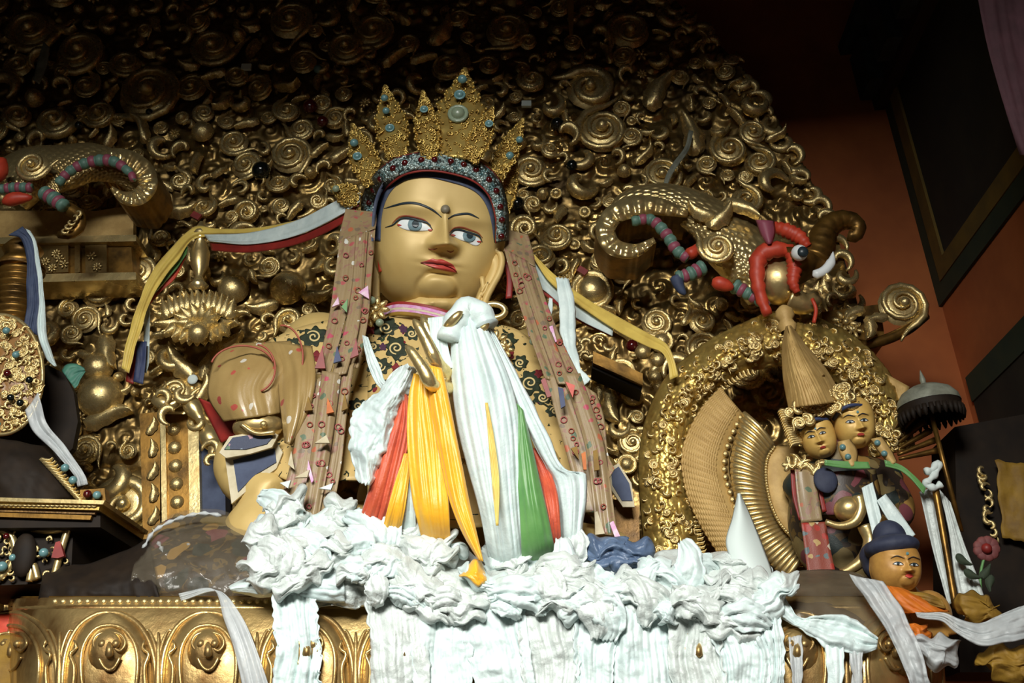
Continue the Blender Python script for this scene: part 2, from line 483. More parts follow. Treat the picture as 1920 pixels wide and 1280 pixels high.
struct('floor', MB().box((-0.6, 1.7, -0.05), (3.9, 4.9, 0.05)), M['floor'])
wb = struct('wall_back', MB().box(((XL + XR) / 2, YB + 0.1, ZT / 2), ((XR - XL) / 2 + 0.2, 0.1, ZT / 2)), M['wall_orange'])
struct('wall_left', MB().box((XL - 0.1, 1.6, ZT / 2), (0.1, 4.75, ZT / 2)), M['wall_dark'])
wr = struct('wall_right', MB().box((XR + 0.1, 1.6, ZT / 2), (0.1, 4.75, ZT / 2)), M['wall_orange'])
struct('ceiling', MB().box(((XL + XR) / 2, 1.6, ZT + 0.05), ((XR - XL) / 2 + 0.2, 4.9, 0.05)), M['wall_dark'])

# unseen light blocker added behind the visitor: lintel darkens the top, jamb the right
wf = MB().box(((XL + XR) / 2, -1.55, (5.29 + ZT) / 2), ((XR - XL) / 2 + 0.2, 0.12, (ZT - 5.29) / 2))
wf.box(((0.75 + XR) / 2, -1.55, 5.29 / 2), ((XR - 0.75) / 2 + 0.1, 0.12, 5.29 / 2))
struct('front_light_blocker', wf, M['wall_dark'])

# painted panels framed in green and ochre on the right wall
zb = corner.z + 0.02
zt = WX(1650, 170, XR).z if False else zb + 1.55
def wall_box(y0, y1, z0, z1, t): return MB().box((XR - t / 2, (y0 + y1) / 2, (z0 + z1) / 2), (t / 2, (y1 - y0) / 2, (z1 - z0) / 2))
struct('painted_panel', wall_box(2.6, YB - 0.26, zb + 0.24, zt, 0.012), M['panel_dark'], wr)
struct('green_border', wall_box(YB - 0.13, YB - 0.002, zb, zt, 0.022), M['border_green'], wr)
struct('green_border', wall_box(2.6, YB - 0.13, zb, zb + 0.12, 0.022), M['border_green'], wr)
struct('ochre_border', wall_box(YB - 0.26, YB - 0.13, zb + 0.12, zt, 0.03), M['border_yellow'], wr)
struct('ochre_border', wall_box(2.6, YB - 0.26, zb + 0.12, zb + 0.24, 0.03), M['border_yellow'], wr)
zl = WX(1850, 672, XR).z
struct('painted_panel', wall_box(2.6, YB - 0.1, zl - 1.9, zl - 0.16, 0.012), M['panel_dark'], wr)
struct('green_border', wall_box(2.6, YB - 0.1, zl - 0.16, zl, 0.022), M['border_green'], wr)
# painted beam with projecting blocks above the panel
struct('beam', wall_box(2.6, YB - 0.002, zt, zt + 0.5, 0.10), M['beam_brown'], wr)
for k in range(7):
    y1 = YB - 0.05 - k * 0.42
    struct('beam_block', wall_box(y1 - 0.24, y1, zt + 0.06, zt + 0.42, 0.2), M['beam_blue'], wr)
struct('beam_ledge', wall_box(2.6, YB - 0.002, zt + 0.5, zt + 0.58, 0.24), M['beam_blue'], wr)

# mauve cloth hanging from above in the upper right corner
sheet('hanging_cloth', [(1690, -640), (1770, -260), (1822, -60), (1850, 80), (1880, 190), (1912, 290)], [(1900, -640), (1970, -260), (2010, -80), (2020, 80), (2040, 190), (2050, 300)], M['mauve'],
      Y=3.9, folds=0.03, nf=5, nv=30, nu=30, label='dusky mauve cloth hanging in the upper right corner', cat='cloth')

# ================================================================ ornament shapes (unit size, lying in the x-z plane, proud towards -y)
def scroll_mesh(name, hand, turns=1.6, fat=0.17, tail=True):
    n = 26
    t = np.linspace(0, 1, n)
    a = hand * (t * turns * 2 * np.pi)
    r = 1.0 * (1 - t)**0.9 + 0.16
    r *= 0.86
    p = np.stack([r * np.cos(a), -0.10 - 0.22 * t, r * np.sin(a)], 1)
    rad = fat * (1.25 - 0.75 * t)
    if tail:
        k = 5
        tt = np.linspace(1, 0, k, endpoint=False)
        ext = np.stack([p[0, 0] + 0.35 * tt**2, -0.06 + 0 * tt, -hand * 0.95 * tt], 1)
        p = np.vstack([ext, p]); rad = np.concatenate([fat * (1.2 - 0.85 * tt), rad])
    mb = MB().tube(p, rad, 6, flat=0.75)
    mb.ball((p[-1, 0] * 0.3, -0.3, p[-1, 2] * 0.3), (0.24, 0.26, 0.24), 8, 6)
    # cupped ground inside the curl
    b = MB()
    ph = np.linspace(0, 2 * np.pi, 14, endpoint=False); rr = np.array((1.02, 0.8, 0.5, 0.2, 0.02)); hh = np.array((0.06, -0.14, -0.2, -0.16, -0.14))
    mb.grid(np.stack([rr[:, None] * np.cos(ph), hh[:, None] + 0 * ph, rr[:, None] * np.sin(ph)], -1) * 0.92, close_u=True)
    return mb.mesh(name, M['gold'])


def leaf_mesh(name, bend=0.5, lobes=3, wid=0.42):
    nv, nu = 17, 7
    v = np.linspace(0, 1, nv); u = np.linspace(-1, 1, nu)
    w = wid * np.sin(np.pi * np.clip(v, 0, 1)**0.75)**0.8 * (1 + 0.28 * np.abs(np.sin(v * np.pi * lobes * 1.0 + 0.4))) + 0.02
    cx = bend * np.sin(v * 2.6) * v; cz = 2.0 * v - 0.9
    U, V = np.meshgrid(u, v)
    X = cx[:, None] + w[:, None] * U; Z = cz[:, None] - 0.16 * np.abs(U)**1.5 * w[:, None] * 2
    Y = -0.12 - 0.26 * np.sin(np.pi * V)**0.6 * (1 - np.abs(U)**1.6 * 0.85) - 0.35 * V**5 + 0.08 * np.cos(U * np.pi * 3) * (1 - V) - 0.07 * (np.abs(U) < 0.1)
    Y = np.where(np.abs(U) > 0.98, 0.02, Y)
    return MB().grid(np.stack([X, Y, Z], -1)).mesh(name, M['gold'])


def boss_mesh(name, m, ring=True):
    mb = MB()
    prof = [(1.0, 0.02), (1.0, 0.16), (0.86, 0.26), (0.74, 0.14), (0.68, 0.12), (0.64, 0.3), (0.5, 0.5), (0.28, 0.62), (0.02, 0.66)] if ring else \
           [(1.0, 0.0), (0.95, 0.3), (0.78, 0.62), (0.5, 0.84), (0.2, 0.95), (0.01, 0.96)]
    mb.lathe((0, 0, 0), prof, 14, axis=np.array(((1, 0, 0), (0, 0, 1), (0, -1, 0))))
    return mb.mesh(name, m)


def rosette_mesh(name, n=8):
    mb = MB()
    for k in range(n):
        a = 2 * np.pi * k / n
        rot = np.array(((np.cos(a), 0, -np.sin(a)), (0, 1, 0), (np.sin(a), 0, np.cos(a))))
        mb.ball(rot @ np.array((0.62, -0.12, 0)), (0.4, 0.2, 0.2), 8, 5, rot)
    mb.ball((0, -0.2, 0), (0.26, 0.26, 0.26), 10, 6)
    return mb.mesh(name, M['gold'])


def flame_mesh(name, hand):
    """curling cloud wave: a comma-shaped swelling body with a hooked end"""
    t = np.linspace(0, 1, 18)
    a = hand * (t * 4.4 - 0.9)
    r = 0.9 - 0.62 * t
    p = np.stack([r * np.cos(a) + 0.1, -0.14 - 0.12 * t, r * np.sin(a)], 1)
    return MB().tube(p, 0.05 + 0.3 * np.sin(np.pi * np.clip(t * 0.93 + 0.05, 0, 1))**1.0, 7, flat=1.0).mesh(name, M['gold'])


ORN = {'scroll': [scroll_mesh('scroll_right', 1), scroll_mesh('scroll_left', -1), scroll_mesh('scroll_tight', 1, 2.1, 0.13), scroll_mesh('scroll_fat', -1, 1.3, 0.22)],
       'leaf': [leaf_mesh('leaf_a', 0.5), leaf_mesh('leaf_b', -0.6, 4), leaf_mesh('leaf_c', 0.9, 2, 0.34)],
       'curl': [flame_mesh('curl_a', 1), flame_mesh('curl_b', -1)],
       'boss': [boss_mesh('boss_ringed', M['gold']), boss_mesh('boss_plain', M['gold'], False)],
       'rosette': [rosette_mesh('rosette_a'), rosette_mesh('rosette_b', 6)]}
GEM_DARK = boss_mesh('gem_dark', M['onyx'], False)
GEM_RED = boss_mesh('gem_red', M['ruby'], False)
GEM_TURQ = boss_mesh('gem_turquoise', M['turq'], False)
GEM_PALE = boss_mesh('gem_pale', M['turq_pale'], False)
GEM_RING = boss_mesh('gem_ringed', M['turq'], True)
GEM_PRING = boss_mesh('gem_pale_ringed', M['turq_pale'], True)


def orn(kind, px, py, Y, rpx, ang=0., parent=None, var=None, tilt=0., name=None, depth=1.0):
    me = ORN[kind][random.randrange(len(ORN[kind])) if var is None else var] if isinstance(kind, str) else kind
    s = rpx * S(px, py, Y)
    return link(name or kind, me, parent, W(px, py, Y), (tilt, ang, 0), (s, s * depth, s))


# ================================================================ gilt aureole behind the statue
YA = 5.5
OUT = [(1612, 700), (1606, 560), (1566, 430), (1490, 275), (1395, 130), (1266, 0), (1130, -110), (900, -220), (600, -260), (200, -230), (-150, -120), (-330, 120),
       (-360, 600), (-360, 1180), (1500, 1180), (1600, 900)]
aur = thing('gilt_aureole', 'tall gilt repousse aureole filling the wall behind the crowned statue', 'aureole', W(620, 1180, YA + .1))
outw = np.array([tuple(q) for q in WP(OUT, YA)])[:, (0, 2)]


def inside(x, z, poly):
    r = np.zeros(x.shape, bool); j = len(poly) - 1
    for i in range(len(poly)):
        (xi, zi), (xj, zj) = poly[i], poly[j]
        c = ((zi > z) != (zj > z)) & (x < (xj - xi) * (z - zi) / (zj - zi + 1e-12) + xi)
        r ^= c; j = i
    return r


def relief_field(X, Z, n, x0, x1, z0, z1, seed, rmin=0.05, rmax=0.13, amp=0.05):
    rs = np.random.RandomState(seed)
    H = np.zeros_like(X)
    st = X[0, 1] - X[0, 0]
    for _ in range(n):
        cx, cz = rs.uniform(x0, x1), rs.uniform(z0, z1); R = rs.uniform(rmin, rmax)
        i0, i1 = int((cx - R - X[0, 0]) / st), int((cx + R - X[0, 0]) / st) + 2
        j0, j1 = int((cz - R - Z[0, 0]) / st), int((cz + R - Z[0, 0]) / st) + 2
        i0, j0 = max(i0, 0), max(j0, 0); i1, j1 = min(i1, X.shape[1]), min(j1, X.shape[0])
        if i0 >= i1 or j0 >= j1: continue
        dx, dz = X[j0:j1, i0:i1] - cx, Z[j0:j1, i0:i1] - cz
        r = np.hypot(dx, dz) / R; th = np.arctan2(dz, dx)
        w = np.clip(1 - r, 0, 1)**0.45
        h = rs.choice((-1, 1))
        ph = (0.5 + 0.5 * np.cos(h * th + 2 * np.pi * 1.9 * np.sqrt(np.clip(r, 0, 2)) + rs.uniform(0, 6.28)))**0.8
        k = amp * (R / rmax)**0.8 * w * (0.25 + 0.75 * ph)
        H[j0:j1, i0:i1] = np.where(r < 1, np.maximum(H[j0:j1, i0:i1] * 0.55, k), H[j0:j1, i0:i1])
    return H


st = 0.0125
xs = np.arange(outw[:, 0].min(), outw[:, 0].max(), st); zs = np.arange(outw[:, 1].min(), outw[:, 1].max(), st)
X, Z = np.meshgrid(xs, zs)
H = relief_field(X, Z, 2300, xs[0], xs[-1], zs[0], zs[-1], 5)
H += 0.004 * pn(X * 30, Z * 30, 3)
ins = inside(X, Z, outw)
idx = -np.ones(X.shape, int); idx[ins] = np.arange(ins.sum())
q = np.stack([idx[:-1, :-1], idx[:-1, 1:], idx[1:, 1:], idx[1:, :-1]], -1).reshape(-1, 4)
q = q[(q >= 0).all(1)]
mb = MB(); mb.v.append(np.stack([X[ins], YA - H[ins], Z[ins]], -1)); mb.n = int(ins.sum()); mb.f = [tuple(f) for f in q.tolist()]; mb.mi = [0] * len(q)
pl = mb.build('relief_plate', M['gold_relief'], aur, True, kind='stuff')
pl['label'] = 'gilt plate embossed all over with small scrolls'
MB().prism([(x, YA + 0.003, z) for x, z in outw], 0.05).build('backing_board', M['brown_dark'], aur, False)
# beaded rim along the outer edge
rim = resample([(p[0], p[1]) for p in OUT[:8]], 46)
for k in range(46):
    if rim[k, 1] > -60: orn('curl', rim[k, 0] - 14, rim[k, 1] + 6, YA - 0.02, 26, random.uniform(0, 6.28), aur)

# hand-placed large motifs (photo place, radius, kind, variant, angle)
big = [(280, 175, 62, 'scroll', 2, 2.0), (545, 40, 42, 'scroll', 2, 1.0), (1105, 168, 46, 'scroll', 3, 4.2), (1130, 245, 50, 'scroll', 2, 4.6),
       (545, 292, 40, 'scroll', 2, 0.8), (566, 243, 26, 'scroll', 0, 3.0), (440, 268, 28, 'scroll', 1, 1.0), (232, 478, 26, 'scroll', 2, 0.3), (262, 508, 34, 'scroll', 0, 2.0),
       (185, 545, 36, 'scroll', 3, 4.0), (160, 600, 28, 'scroll', 2, 0.2), (540, 541, 34, 'boss', 1, 0), (438, 543, 30, 'boss', 1, 0), (505, 500, 22, 'scroll', 2, 2.0),
       (1110, 545, 42, 'boss', 0, 0), (1128, 490, 24, 'scroll', 2, 1), (1165, 515, 20, 'scroll', 0, 1), (1230, 605, 30, 'scroll', 2, 2.2), (995, 320, 34, 'scroll', 1, 1.0),
       (150, 100, 50, 'scroll', 0, 2.4), (60, 60, 50, 'scroll', 1, 0.4), (400, 90, 44, 'scroll', 1, 0.4), (700, 60, 40, 'scroll', 0, 1.9), (820, 60, 36, 'leaf', 0, 0.4),
       (950, 60, 42, 'scroll', 2, 1.9), (1180, 60, 40, 'scroll', 1, 2.9), (1240, 180, 44, 'leaf', 1, 0.9), (1290, 260, 44, 'leaf', 0, 5.9), (1240, 330, 40, 'scroll', 2, 2.2),
       (100, 700, 20, 'boss', 0, 0), (208, 655, 40, 'leaf', 0, 2.6), (185, 690, 30, 'boss', 1, 0), (190, 745, 44, 'boss', 1, 0), (200, 790, 46, 'leaf', 1, 1.6),
       (160, 845, 30, 'scroll', 2, 0.3), (215, 890, 52, 'curl', 0, 2.2), (235, 950, 54, 'scroll', 3, 3.6), (255, 985, 40, 'leaf', 2, 1.4), (320, 665, 34, 'curl', 1, 1.0),
       (390, 675, 46, 'leaf', 0, 0.2), (350, 680, 42, 'leaf', 1, 5.9), (420, 640, 36, 'leaf', 0, 1.0), (330, 735, 30, 'scroll', 1, 0.5), (370, 735, 34, 'leaf', 2, 0.0),
       (1150, 755, 40, 'leaf', 0, 2.8), (1165, 700, 30, 'boss', 0, 0), (1115, 735, 34, 'leaf', 1, 3.6), (1195, 740, 30, 'curl', 0, 3.6), (1185, 830, 30, 'scroll', 2, 1.2),
       (1155, 800, 26, 'curl', 1, 0.6), (1175, 870, 20, 'boss', 0, 0), (1240, 640, 24, 'boss', 0, 0)]
for (px, py, r, kd, var, a) in big:
    orn(kd, px, py, YA - 0.05, r, a, aur, var)

# the rest of the scrollwork, filling the plate in view
taken = [(b[0], b[1], b[2]) for b in big]
rs = random.Random(11)


def hidden(x, y):
    if 715 < x < 930 and 300 < y < 1100: return True
    if 560 < x < 1060 and 640 < y: return True
    if x > 1290 and y > 700: return True
    if x < 290 and 395 < y < 460: return True
    if x < 60 and y > 560: return True
    if x > 1180 and 380 < y < 560: return True
    if 430 < x and y > 900: return True
    if 250 < x < 420 and y > 760: return True
    return False


cnt = {'scroll': 0, 'leaf': 0, 'curl': 0, 'boss': 0, 'rosette': 0}
right_edge = resample(OUT[1:7], 60)
for _ in range(16000):
    x, y = rs.uniform(-30, 1600), rs.uniform(-30, 1000)
    if hidden(x, y): continue
    e = np.interp(y, right_edge[::-1, 1], right_edge[::-1, 0]) if y < 560 else 1600
    if x > e - 22: continue
    r = rs.choice((14, 17, 20, 23, 26, 30, 36))
    if any((x - a)**2 + (y - b)**2 < (0.74 * (r + c))**2 for a, b, c in taken): continue
    kd = rs.choices(('scroll', 'leaf', 'curl', 'boss', 'rosette'), (30, 30, 40, 6, 4))[0]
    if kd in ('boss', 'rosette'): r *= 0.6
    if cnt[kd] >= 260: continue
    cnt[kd] += 1; taken.append((x, y, r))
    orn(kd, x, y, YA - 0.045 - rs.uniform(0, 0.03), r, rs.uniform(0, 6.28), aur, depth=rs.uniform(0.9, 1.5), tilt=rs.uniform(-0.25, 0.25))
# stones set in the aureole
for (px, py, r, g) in [(490, 320, 18, GEM_DARK), (582, 200, 14, GEM_RED), (605, 228, 11, GEM_RED), (970, 382, 14, GEM_DARK), (178, 402, 11, GEM_DARK), (280, 210, 7, GEM_DARK),
                       (1045, 232, 13, GEM_DARK), (1072, 310, 11, GEM_DARK), (1140, 508, 12, GEM_DARK), (597, 130, 9, GEM_TURQ), (628, 355, 9, GEM_PALE), (148, 235, 8, GEM_DARK)]:
    orn(g, px, py, YA - 0.09, r, 0, aur, name='gem')
for (px, py, m, a) in [(368, 405, 'red', 0.6), (462, 126, 'card', 0.1), (987, 195, 'card', 0.1), (1092, 508, 'red', 0.7)]:
    s = S(px, py, YA)
    o = MB().box((0, 0, 0), (9 * s, 0.01, 6 * s)).build('paper_tag' if m == 'card' else 'red_tag', M[m], aur, False)
    o.location = W(px, py, YA - 0.1) - WLOC[aur.name]; o.rotation_euler = (0, a, 0)

# ================================================================ throne back: cross beam and beaded posts
tb = thing('gilt_throne', 'gilt throne back with beaded post and cross beam left of the statue', 'throne back', W(300, 1080, 5.35))
def pquad(mbx, pts, Y, depth): return mbx.prism(WP(pts, Y), depth)
pquad(MB(), [(-60, 452), (245, 448), (250, 520), (-60, 528)], 5.28, 0.2).build('beam', M['gold_dark'], tb, False)
pquad(MB(), [(-60, 446), (255, 440), (255, 452), (-60, 458)], 5.22, 0.22).build('moulding', M['gold'], tb, False)
pquad(MB(), [(-60, 516), (255, 510), (255, 524), (-60, 532)], 5.22, 0.22).build('moulding', M['gold'], tb, False)
for (x0, x1) in ((-40, 60), (75, 128), (140, 150), (160, 200)):
    pquad(MB(), [(x0, 460), (x1, 458), (x1, 510), (x0, 512)], 5.25, 0.03).build('beam_panel', M['gold_relief'], tb, False)
for (px, py) in ((85, 490), (105, 475), (120, 495), (98, 502), (172, 480), (182, 500), (112, 485)):
    orn('rosette', px, py, 5.245, 10, random.random() * 6, tb)
pquad(MB(), [(262, 775), (300, 772), (300, 1010), (268, 1010)], 5.3, 0.14).build('post', M['gold_dark'], tb, False)
pquad(MB(), [(300, 772), (310, 772), (314, 1010), (304, 1010)], 5.27, 0.16).build('moulding', M['gold'], tb, False)
pquad(MB(), [(311, 776), (352, 776), (356, 1010), (315, 1010)], 5.29, 0.14).build('post', M['gold_dark'], tb, False)
pquad(MB(), [(352, 772), (372, 772), (376, 1010), (356, 1010)], 5.29, 0.14).build('post', M['gold'], tb, False)
pquad(MB(), [(374, 812), (420, 812), (424, 1010), (378, 1010)], 5.33, 0.1).build('post', M['slate'], tb, False)
for k in range(7): orn('boss', 327 + 1.6 * k, 806 + 34 * k, 5.3, 14, 0, tb, 1, name='bead')
for k in range(6): orn('leaf', 282 + 0.8 * k, 800 + 42 * k, 5.29, 18, 0.2 * (-1)**k, tb, 0, name='carved_leaf')
# bracket arm of gilt foliage in front of the post
arm = smoothpath([(290, 748), (320, 760), (345, 748), (370, 775), (385, 805), (402, 838), (398, 860)], 24, 5.15)
MB().tube(arm, np.linspace(0.03, 0.045, 24) * (1 + 0.35 * np.sin(np.linspace(0, 18, 24))), 8).build('foliage_arm', M['gold'], tb)
for (px, py, r, a) in [(300, 745, 22, 0.5), (322, 775, 24, 2.5), (345, 735, 24, 1.1), (400, 845, 22, 4), (396, 868, 18, 5.2), (372, 790, 20, 2.4)]:
    orn('curl', px, py, 5.12, r, a, tb, name='curl')
link('pale_disc', boss_mesh('pale_disc', M['card'], False), tb, W(361, 711, 5.2), (0, 0, 0), (0.028, 0.012, 0.028))
# lotus capital with drop finial
cap = thing('lotus_capital', 'large gilt lotus flower capital left of the brocade sleeve', 'ornament', W(372, 650, 5.2))
LP = leaf_mesh('lotus_petal', 0.05, 1, 0.55)
for k in range(17):
    a = 2 * np.pi * k / 17
    link('petal', LP, cap, W(372 + 52 * math.sin(a), 598 - 30 * math.cos(a), 5.2), (0.25, a, 0), (0.075, 0.09, 0.062 + 0.018 * abs(math.sin(a))))
for k in range(11):
    a = 2 * np.pi * (k + 0.5) / 11
    link('petal', LP, cap, W(372 + 26 * math.sin(a), 600 - 14 * math.cos(a), 5.14), (0.3, a, 0), (0.065, 0.08, 0.05))
for k in range(13):
    x = -60 + 10 * k
    link('petal', LP, cap, W(372 + x, 568 + 0.004 * x * x, 5.16), (-0.2, 0.006 * x, 0), (0.055, 0.08, 0.062))
for k in range(9):
    x = -48 + 12 * k
    link('petal', LP, cap, W(372 + x, 632 - 0.006 * x * x, 5.15), (0.2, math.pi - 0.012 * x, 0), (0.06, 0.08, 0.055))
orn('boss', 372, 625, 5.08, 20, 0, cap, 1, name='boss')
MB().lathe(W(372, 545, 5.2), [(0.02, 0), (0.055, 0.03), (0.03, 0.06), (0.02, 0.09), (0.05, 0.16), (0.055, 0.24), (0.03, 0.32), (0.055, 0.35), (0.03, 0.40), (0.01, 0.44)], 14).build('drop_finial', M['gold'], cap)
# second beam stub at the right of the statue
tr = thing('beam_stub', 'short plain gilt beam end under the yellow ribbon right of the statue', 'beam', W(1160, 730, 5.2))
pquad(MB(), [(1112, 658), (1205, 700), (1205, 722), (1112, 680)], 5.2, 0.16).build('beam', M['gold_dark'], tr, False)
pquad(MB(), [(1110, 678), (1205, 722), (1203, 733), (1110, 690)], 5.24, 0.16).build('beam_underside', M['brown_dark'], tr, False)
for (px, py) in ((1085, 650), (1102, 645), (1120, 642), (1138, 648), (1100, 668)):
    orn('curl', px, py, 5.2, 14, px * 0.1, tr, name='curl')
for (px, py, r) in ((1205, 660, 15), (1233, 675, 14), (1227, 707, 13), (1235, 725, 10)):
    orn('boss', px, py, 5.16, r, 0, tr, 1, name='boss')
orn(GEM_RED, 1185, 648, 5.18, 12, 0, tr, name='gem')


# ================================================================ sea monsters on the beam ends
def mk_scales(pts, w, Y, parent, name='scaled_body', rows=5, seg=22):
    """tapering body with overlapping scales standing proud"""
    c = resample(pts, seg * 4); hw = np.interp(np.linspace(0, 1, seg * 4), np.linspace(0, 1, len(w)), w)
    A, B = band(c[:, :2], hw)
    nu = rows * 6 + 1
    a, b = np.array(A), np.array(B)
    u = np.linspace(0, 1, nu); P = a[:, None] * (1 - u)[None, :, None] + b[:, None] * u[None, :, None]
    U, V = np.meshgrid(u, np.linspace(0, 1, seg * 4))
    bulge = np.sqrt(np.clip(1 - (2 * U - 1)**2, 0, 1))
    cu, cv = U * rows, V * seg
    row = np.floor(cv); off = (row % 2) * 0.5
    fu = (cu + off) % 1.0 - 0.5; fv = cv % 1.0
    scale = np.clip(1 - (2 * fu)**2 * 0.8, 0, 1) * (0.35 + 0.65 * fv)
    D = hw[:, None] * 0.9 * S(600, 400, Y) * bulge + 0.014 * scale
    o = MB().grid(Wn(P[..., 0], P[..., 1], Y - D)).build(name, M['gold'], parent)
    return o


def stripes(pts, w, Y, parent, n, name='striped_leg'):
    root = link(name, MB().tube(smoothpath(pts, 30, Y), np.interp(np.linspace(0, 1, 30), np.linspace(0, 1, len(w)), w) * S(pts[0][0], pts[0][1], Y) * 0.93, 10).mesh(name, M['stripe_teal']), parent, (0, 0, 0))
    root.location = -WLOC[parent.name]; WLOC[root.name] = Vector((0, 0, 0))
    c = resample([(p[0], p[1]) for p in pts], n * 8); ww = np.interp(np.linspace(0, 1, n * 8), np.linspace(0, 1, len(w)), w)
    for k in range(n):
        i = slice(k * 8, k * 8 + 8)
        mbx = MB().tube(smoothpath(c[i].tolist(), 8, Y), ww[i] * S(pts[0][0], pts[0][1], Y) * (0.9 + 0.22 * np.sin(np.linspace(0.1, 3.04, 8))), 10)
        mbx.build('stripe', M['stripe_pink' if k % 2 else 'stripe_teal'], root)


def coil(pts, w, Y, parent, name='tail_coil'):
    n = 110
    p = resample(pts, n); ww = np.interp(np.linspace(0, 1, n), np.linspace(0, 1, len(w)), w)
    A, B = band(p[:, :2], ww)
    a, b = np.array(A), np.array(B)
    u = np.linspace(0, 1, 9); P = a[:, None] * (1 - u)[None, :, None] + b[:, None] * u[None, :, None]
    U, V = np.meshgrid(u, np.linspace(0, 1, n))
    D = 0.03 * np.sqrt(np.clip(1 - (2 * U - 1)**2, 0, 1)) + 0.022 * np.abs(np.sin(V * 45)) * np.abs(np.sin(U * 9 + V * 20))
    front = Wn(P[..., 0], P[..., 1], Y - D)
    mbx = MB()
    mbx.grid(front)
    back = front.copy(); back[..., 1] = Y + 0.24
    mbx.cur = 1  # edges take darker gilt: shade on the coil's thickness painted into the colour
    for e in (0, -1):
        mbx.grid(np.stack([front[:, e], back[:, e]], 1))
    for e in (0, -1):
        mbx.grid(np.stack([front[e], back[e]], 0))
    mbx.build(name, [M['gold'], M['gold_dark']], parent)


# right one
YM = 5.05
mr = thing('sea_monster', 'gilt sea monster with red mane, white tusk and raised trunk at right', 'statue', W(1400, 600, YM))
mk_scales([(1150, 425), (1175, 385), (1240, 375), (1310, 400), (1370, 450), (1420, 500), (1440, 560)], [18, 28, 34, 42, 60, 66, 40], YM, mr, rows=9, seg=30)
coil([(1290, 400), (1215, 385), (1155, 400), (1135, 430), (1150, 462), (1190, 470), (1228, 450)], [8, 16, 20, 19, 18, 14, 6], YM - 0.12, mr)
stripes([(1185, 415), (1220, 412), (1250, 440), (1268, 468), (1290, 485)], [9, 10, 11, 11, 10], YM - 0.2, mr, 10)
stripes([(1320, 500), (1290, 515), (1268, 520)], [14, 13, 11], YM - 0.25, mr, 5)
MB().tube(smoothpath([(1268, 520), (1275, 540), (1285, 552)], 8, YM - 0.25), np.array((12, 12, 11, 10, 9, 8, 6, 3)) * 0.0028, 8).build('claw', M['slate'], mr)
MB().tube(smoothpath([(1290, 478), (1305, 468), (1312, 455)], 8, YM - 0.22), np.array((10, 12, 12, 11, 10, 9, 6, 3)) * 0.0028, 8).build('red_tuft', M['coral'], mr)
orn('scroll', 1345, 465, YM - 0.24, 34, 3.4, mr, 0, name='shoulder_scroll')
orn('leaf', 1345, 405, YM - 0.16, 34, 0.6, mr, 0, name='wing'); orn('leaf', 1385, 395, YM - 0.16, 36, 2.5, mr, 1, name='wing'); orn('leaf', 1320, 395, YM - 0.16, 30, 5.6, mr, 1, name='wing')
MB().ball(W(1460, 525, YM - 0.22), (0.13, 0.11, 0.13), 18, 12).build('head', M['gold'], mr)
MB().tube(smoothpath([(1475, 500), (1520, 490), (1550, 500)], 14, YM - 0.3), np.linspace(0.115, 0.07, 14), 12).build('snout', M['gold_dark'], mr)
MB().tube(smoothpath([(1525, 490), (1538, 462), (1548, 432), (1570, 415), (1595, 414), (1609, 426), (1603, 442), (1590, 440)], 30, YM - 0.32), np.linspace(0.085, 0.03, 30) * (1 + 0.05 * np.sin(np.arange(30) * 2.2)), 12).build('trunk', M['gold_dark'], mr)
MB().tube(smoothpath([(1480, 560), (1510, 570), (1530, 558)], 12, YM - 0.27), np.linspace(0.07, 0.04, 12), 10).build('lower_jaw', M['gold'], mr)
for pts, w in (([(1440, 590, YM - .3), (1428, 560, YM - .31), (1420, 520, YM - .33), (1425, 480, YM - .34), (1455, 468, YM - .36), (1485, 470, YM - .36)], (7, 9, 11, 13, 13, 9)),
               ([(1485, 475, YM - .38), (1490, 500, YM - .37), (1487, 530, YM - .36), (1495, 548, YM - .35)], (10, 11, 9, 5)),
               ([(1450, 425, YM - .34), (1475, 432, YM - .37), (1500, 445, YM - .38), (1515, 462, YM - .38)], (8, 11, 11, 6))):
    MB().tube(smoothpath(pts, 20), np.interp(np.linspace(0, 1, 20), np.linspace(0, 1, len(w)), w) * S(1450, 500, YM) * 1.2 * (1 + 0.14 * np.sin(np.arange(20) * 2.4)), 9).build('red_mane', M['coral'], mr)
sheet('ear', [(1418, 412), (1428, 440), (1440, 458)], [(1450, 415), (1452, 436), (1446, 456)], M['stripe_pink'], mr, Y=YM - 0.38, bow=0.03, nv=10, nu=8, thick=0.012)
MB().ball(W(1499, 474, YM - 0.46), 0.04, 16, 10).build('eyeball', M['eye_white'], mr)
MB().ball(W(1505, 472, YM - 0.488), (0.028, 0.02, 0.028), 14, 8).build('pupil', M['pupil'], mr)
MB().tube(smoothpath([(1524, 517), (1545, 508), (1558, 492), (1562, 472)], 16, YM - 0.46), np.array([.004] + [0.024] * 9 + list(np.linspace(.024, .003, 6))), 9).build('tusk', M['eye_white'], mr)
for (px, py, a) in ((1532, 538, 0.3), (1545, 532, 0), (1552, 520, -.4), (1540, 545, 3.4), (1548, 540, 3.0)):
    link('tooth', LP, mr, W(px, py, YM - 0.46), (0, a, 0), (0.028, 0.03, 0.024))
MB().tube(smoothpath([(1523, 560), (1530, 580), (1526, 605)], 8, YM - 0.36), 0.01, 6).build('beard', M['coral'], mr)
stripes([(1375, 535), (1410, 555), (1440, 575)], [14, 11, 9], YM - 0.26, mr, 6, 'striped_arm')
MB().tube(smoothpath([(1335, 528), (1352, 532), (1375, 540)], 8, YM - 0.3), np.array((6, 11, 13, 13, 12, 11, 8, 4)) * 0.0028, 8).build('red_tuft', M['coral'], mr)

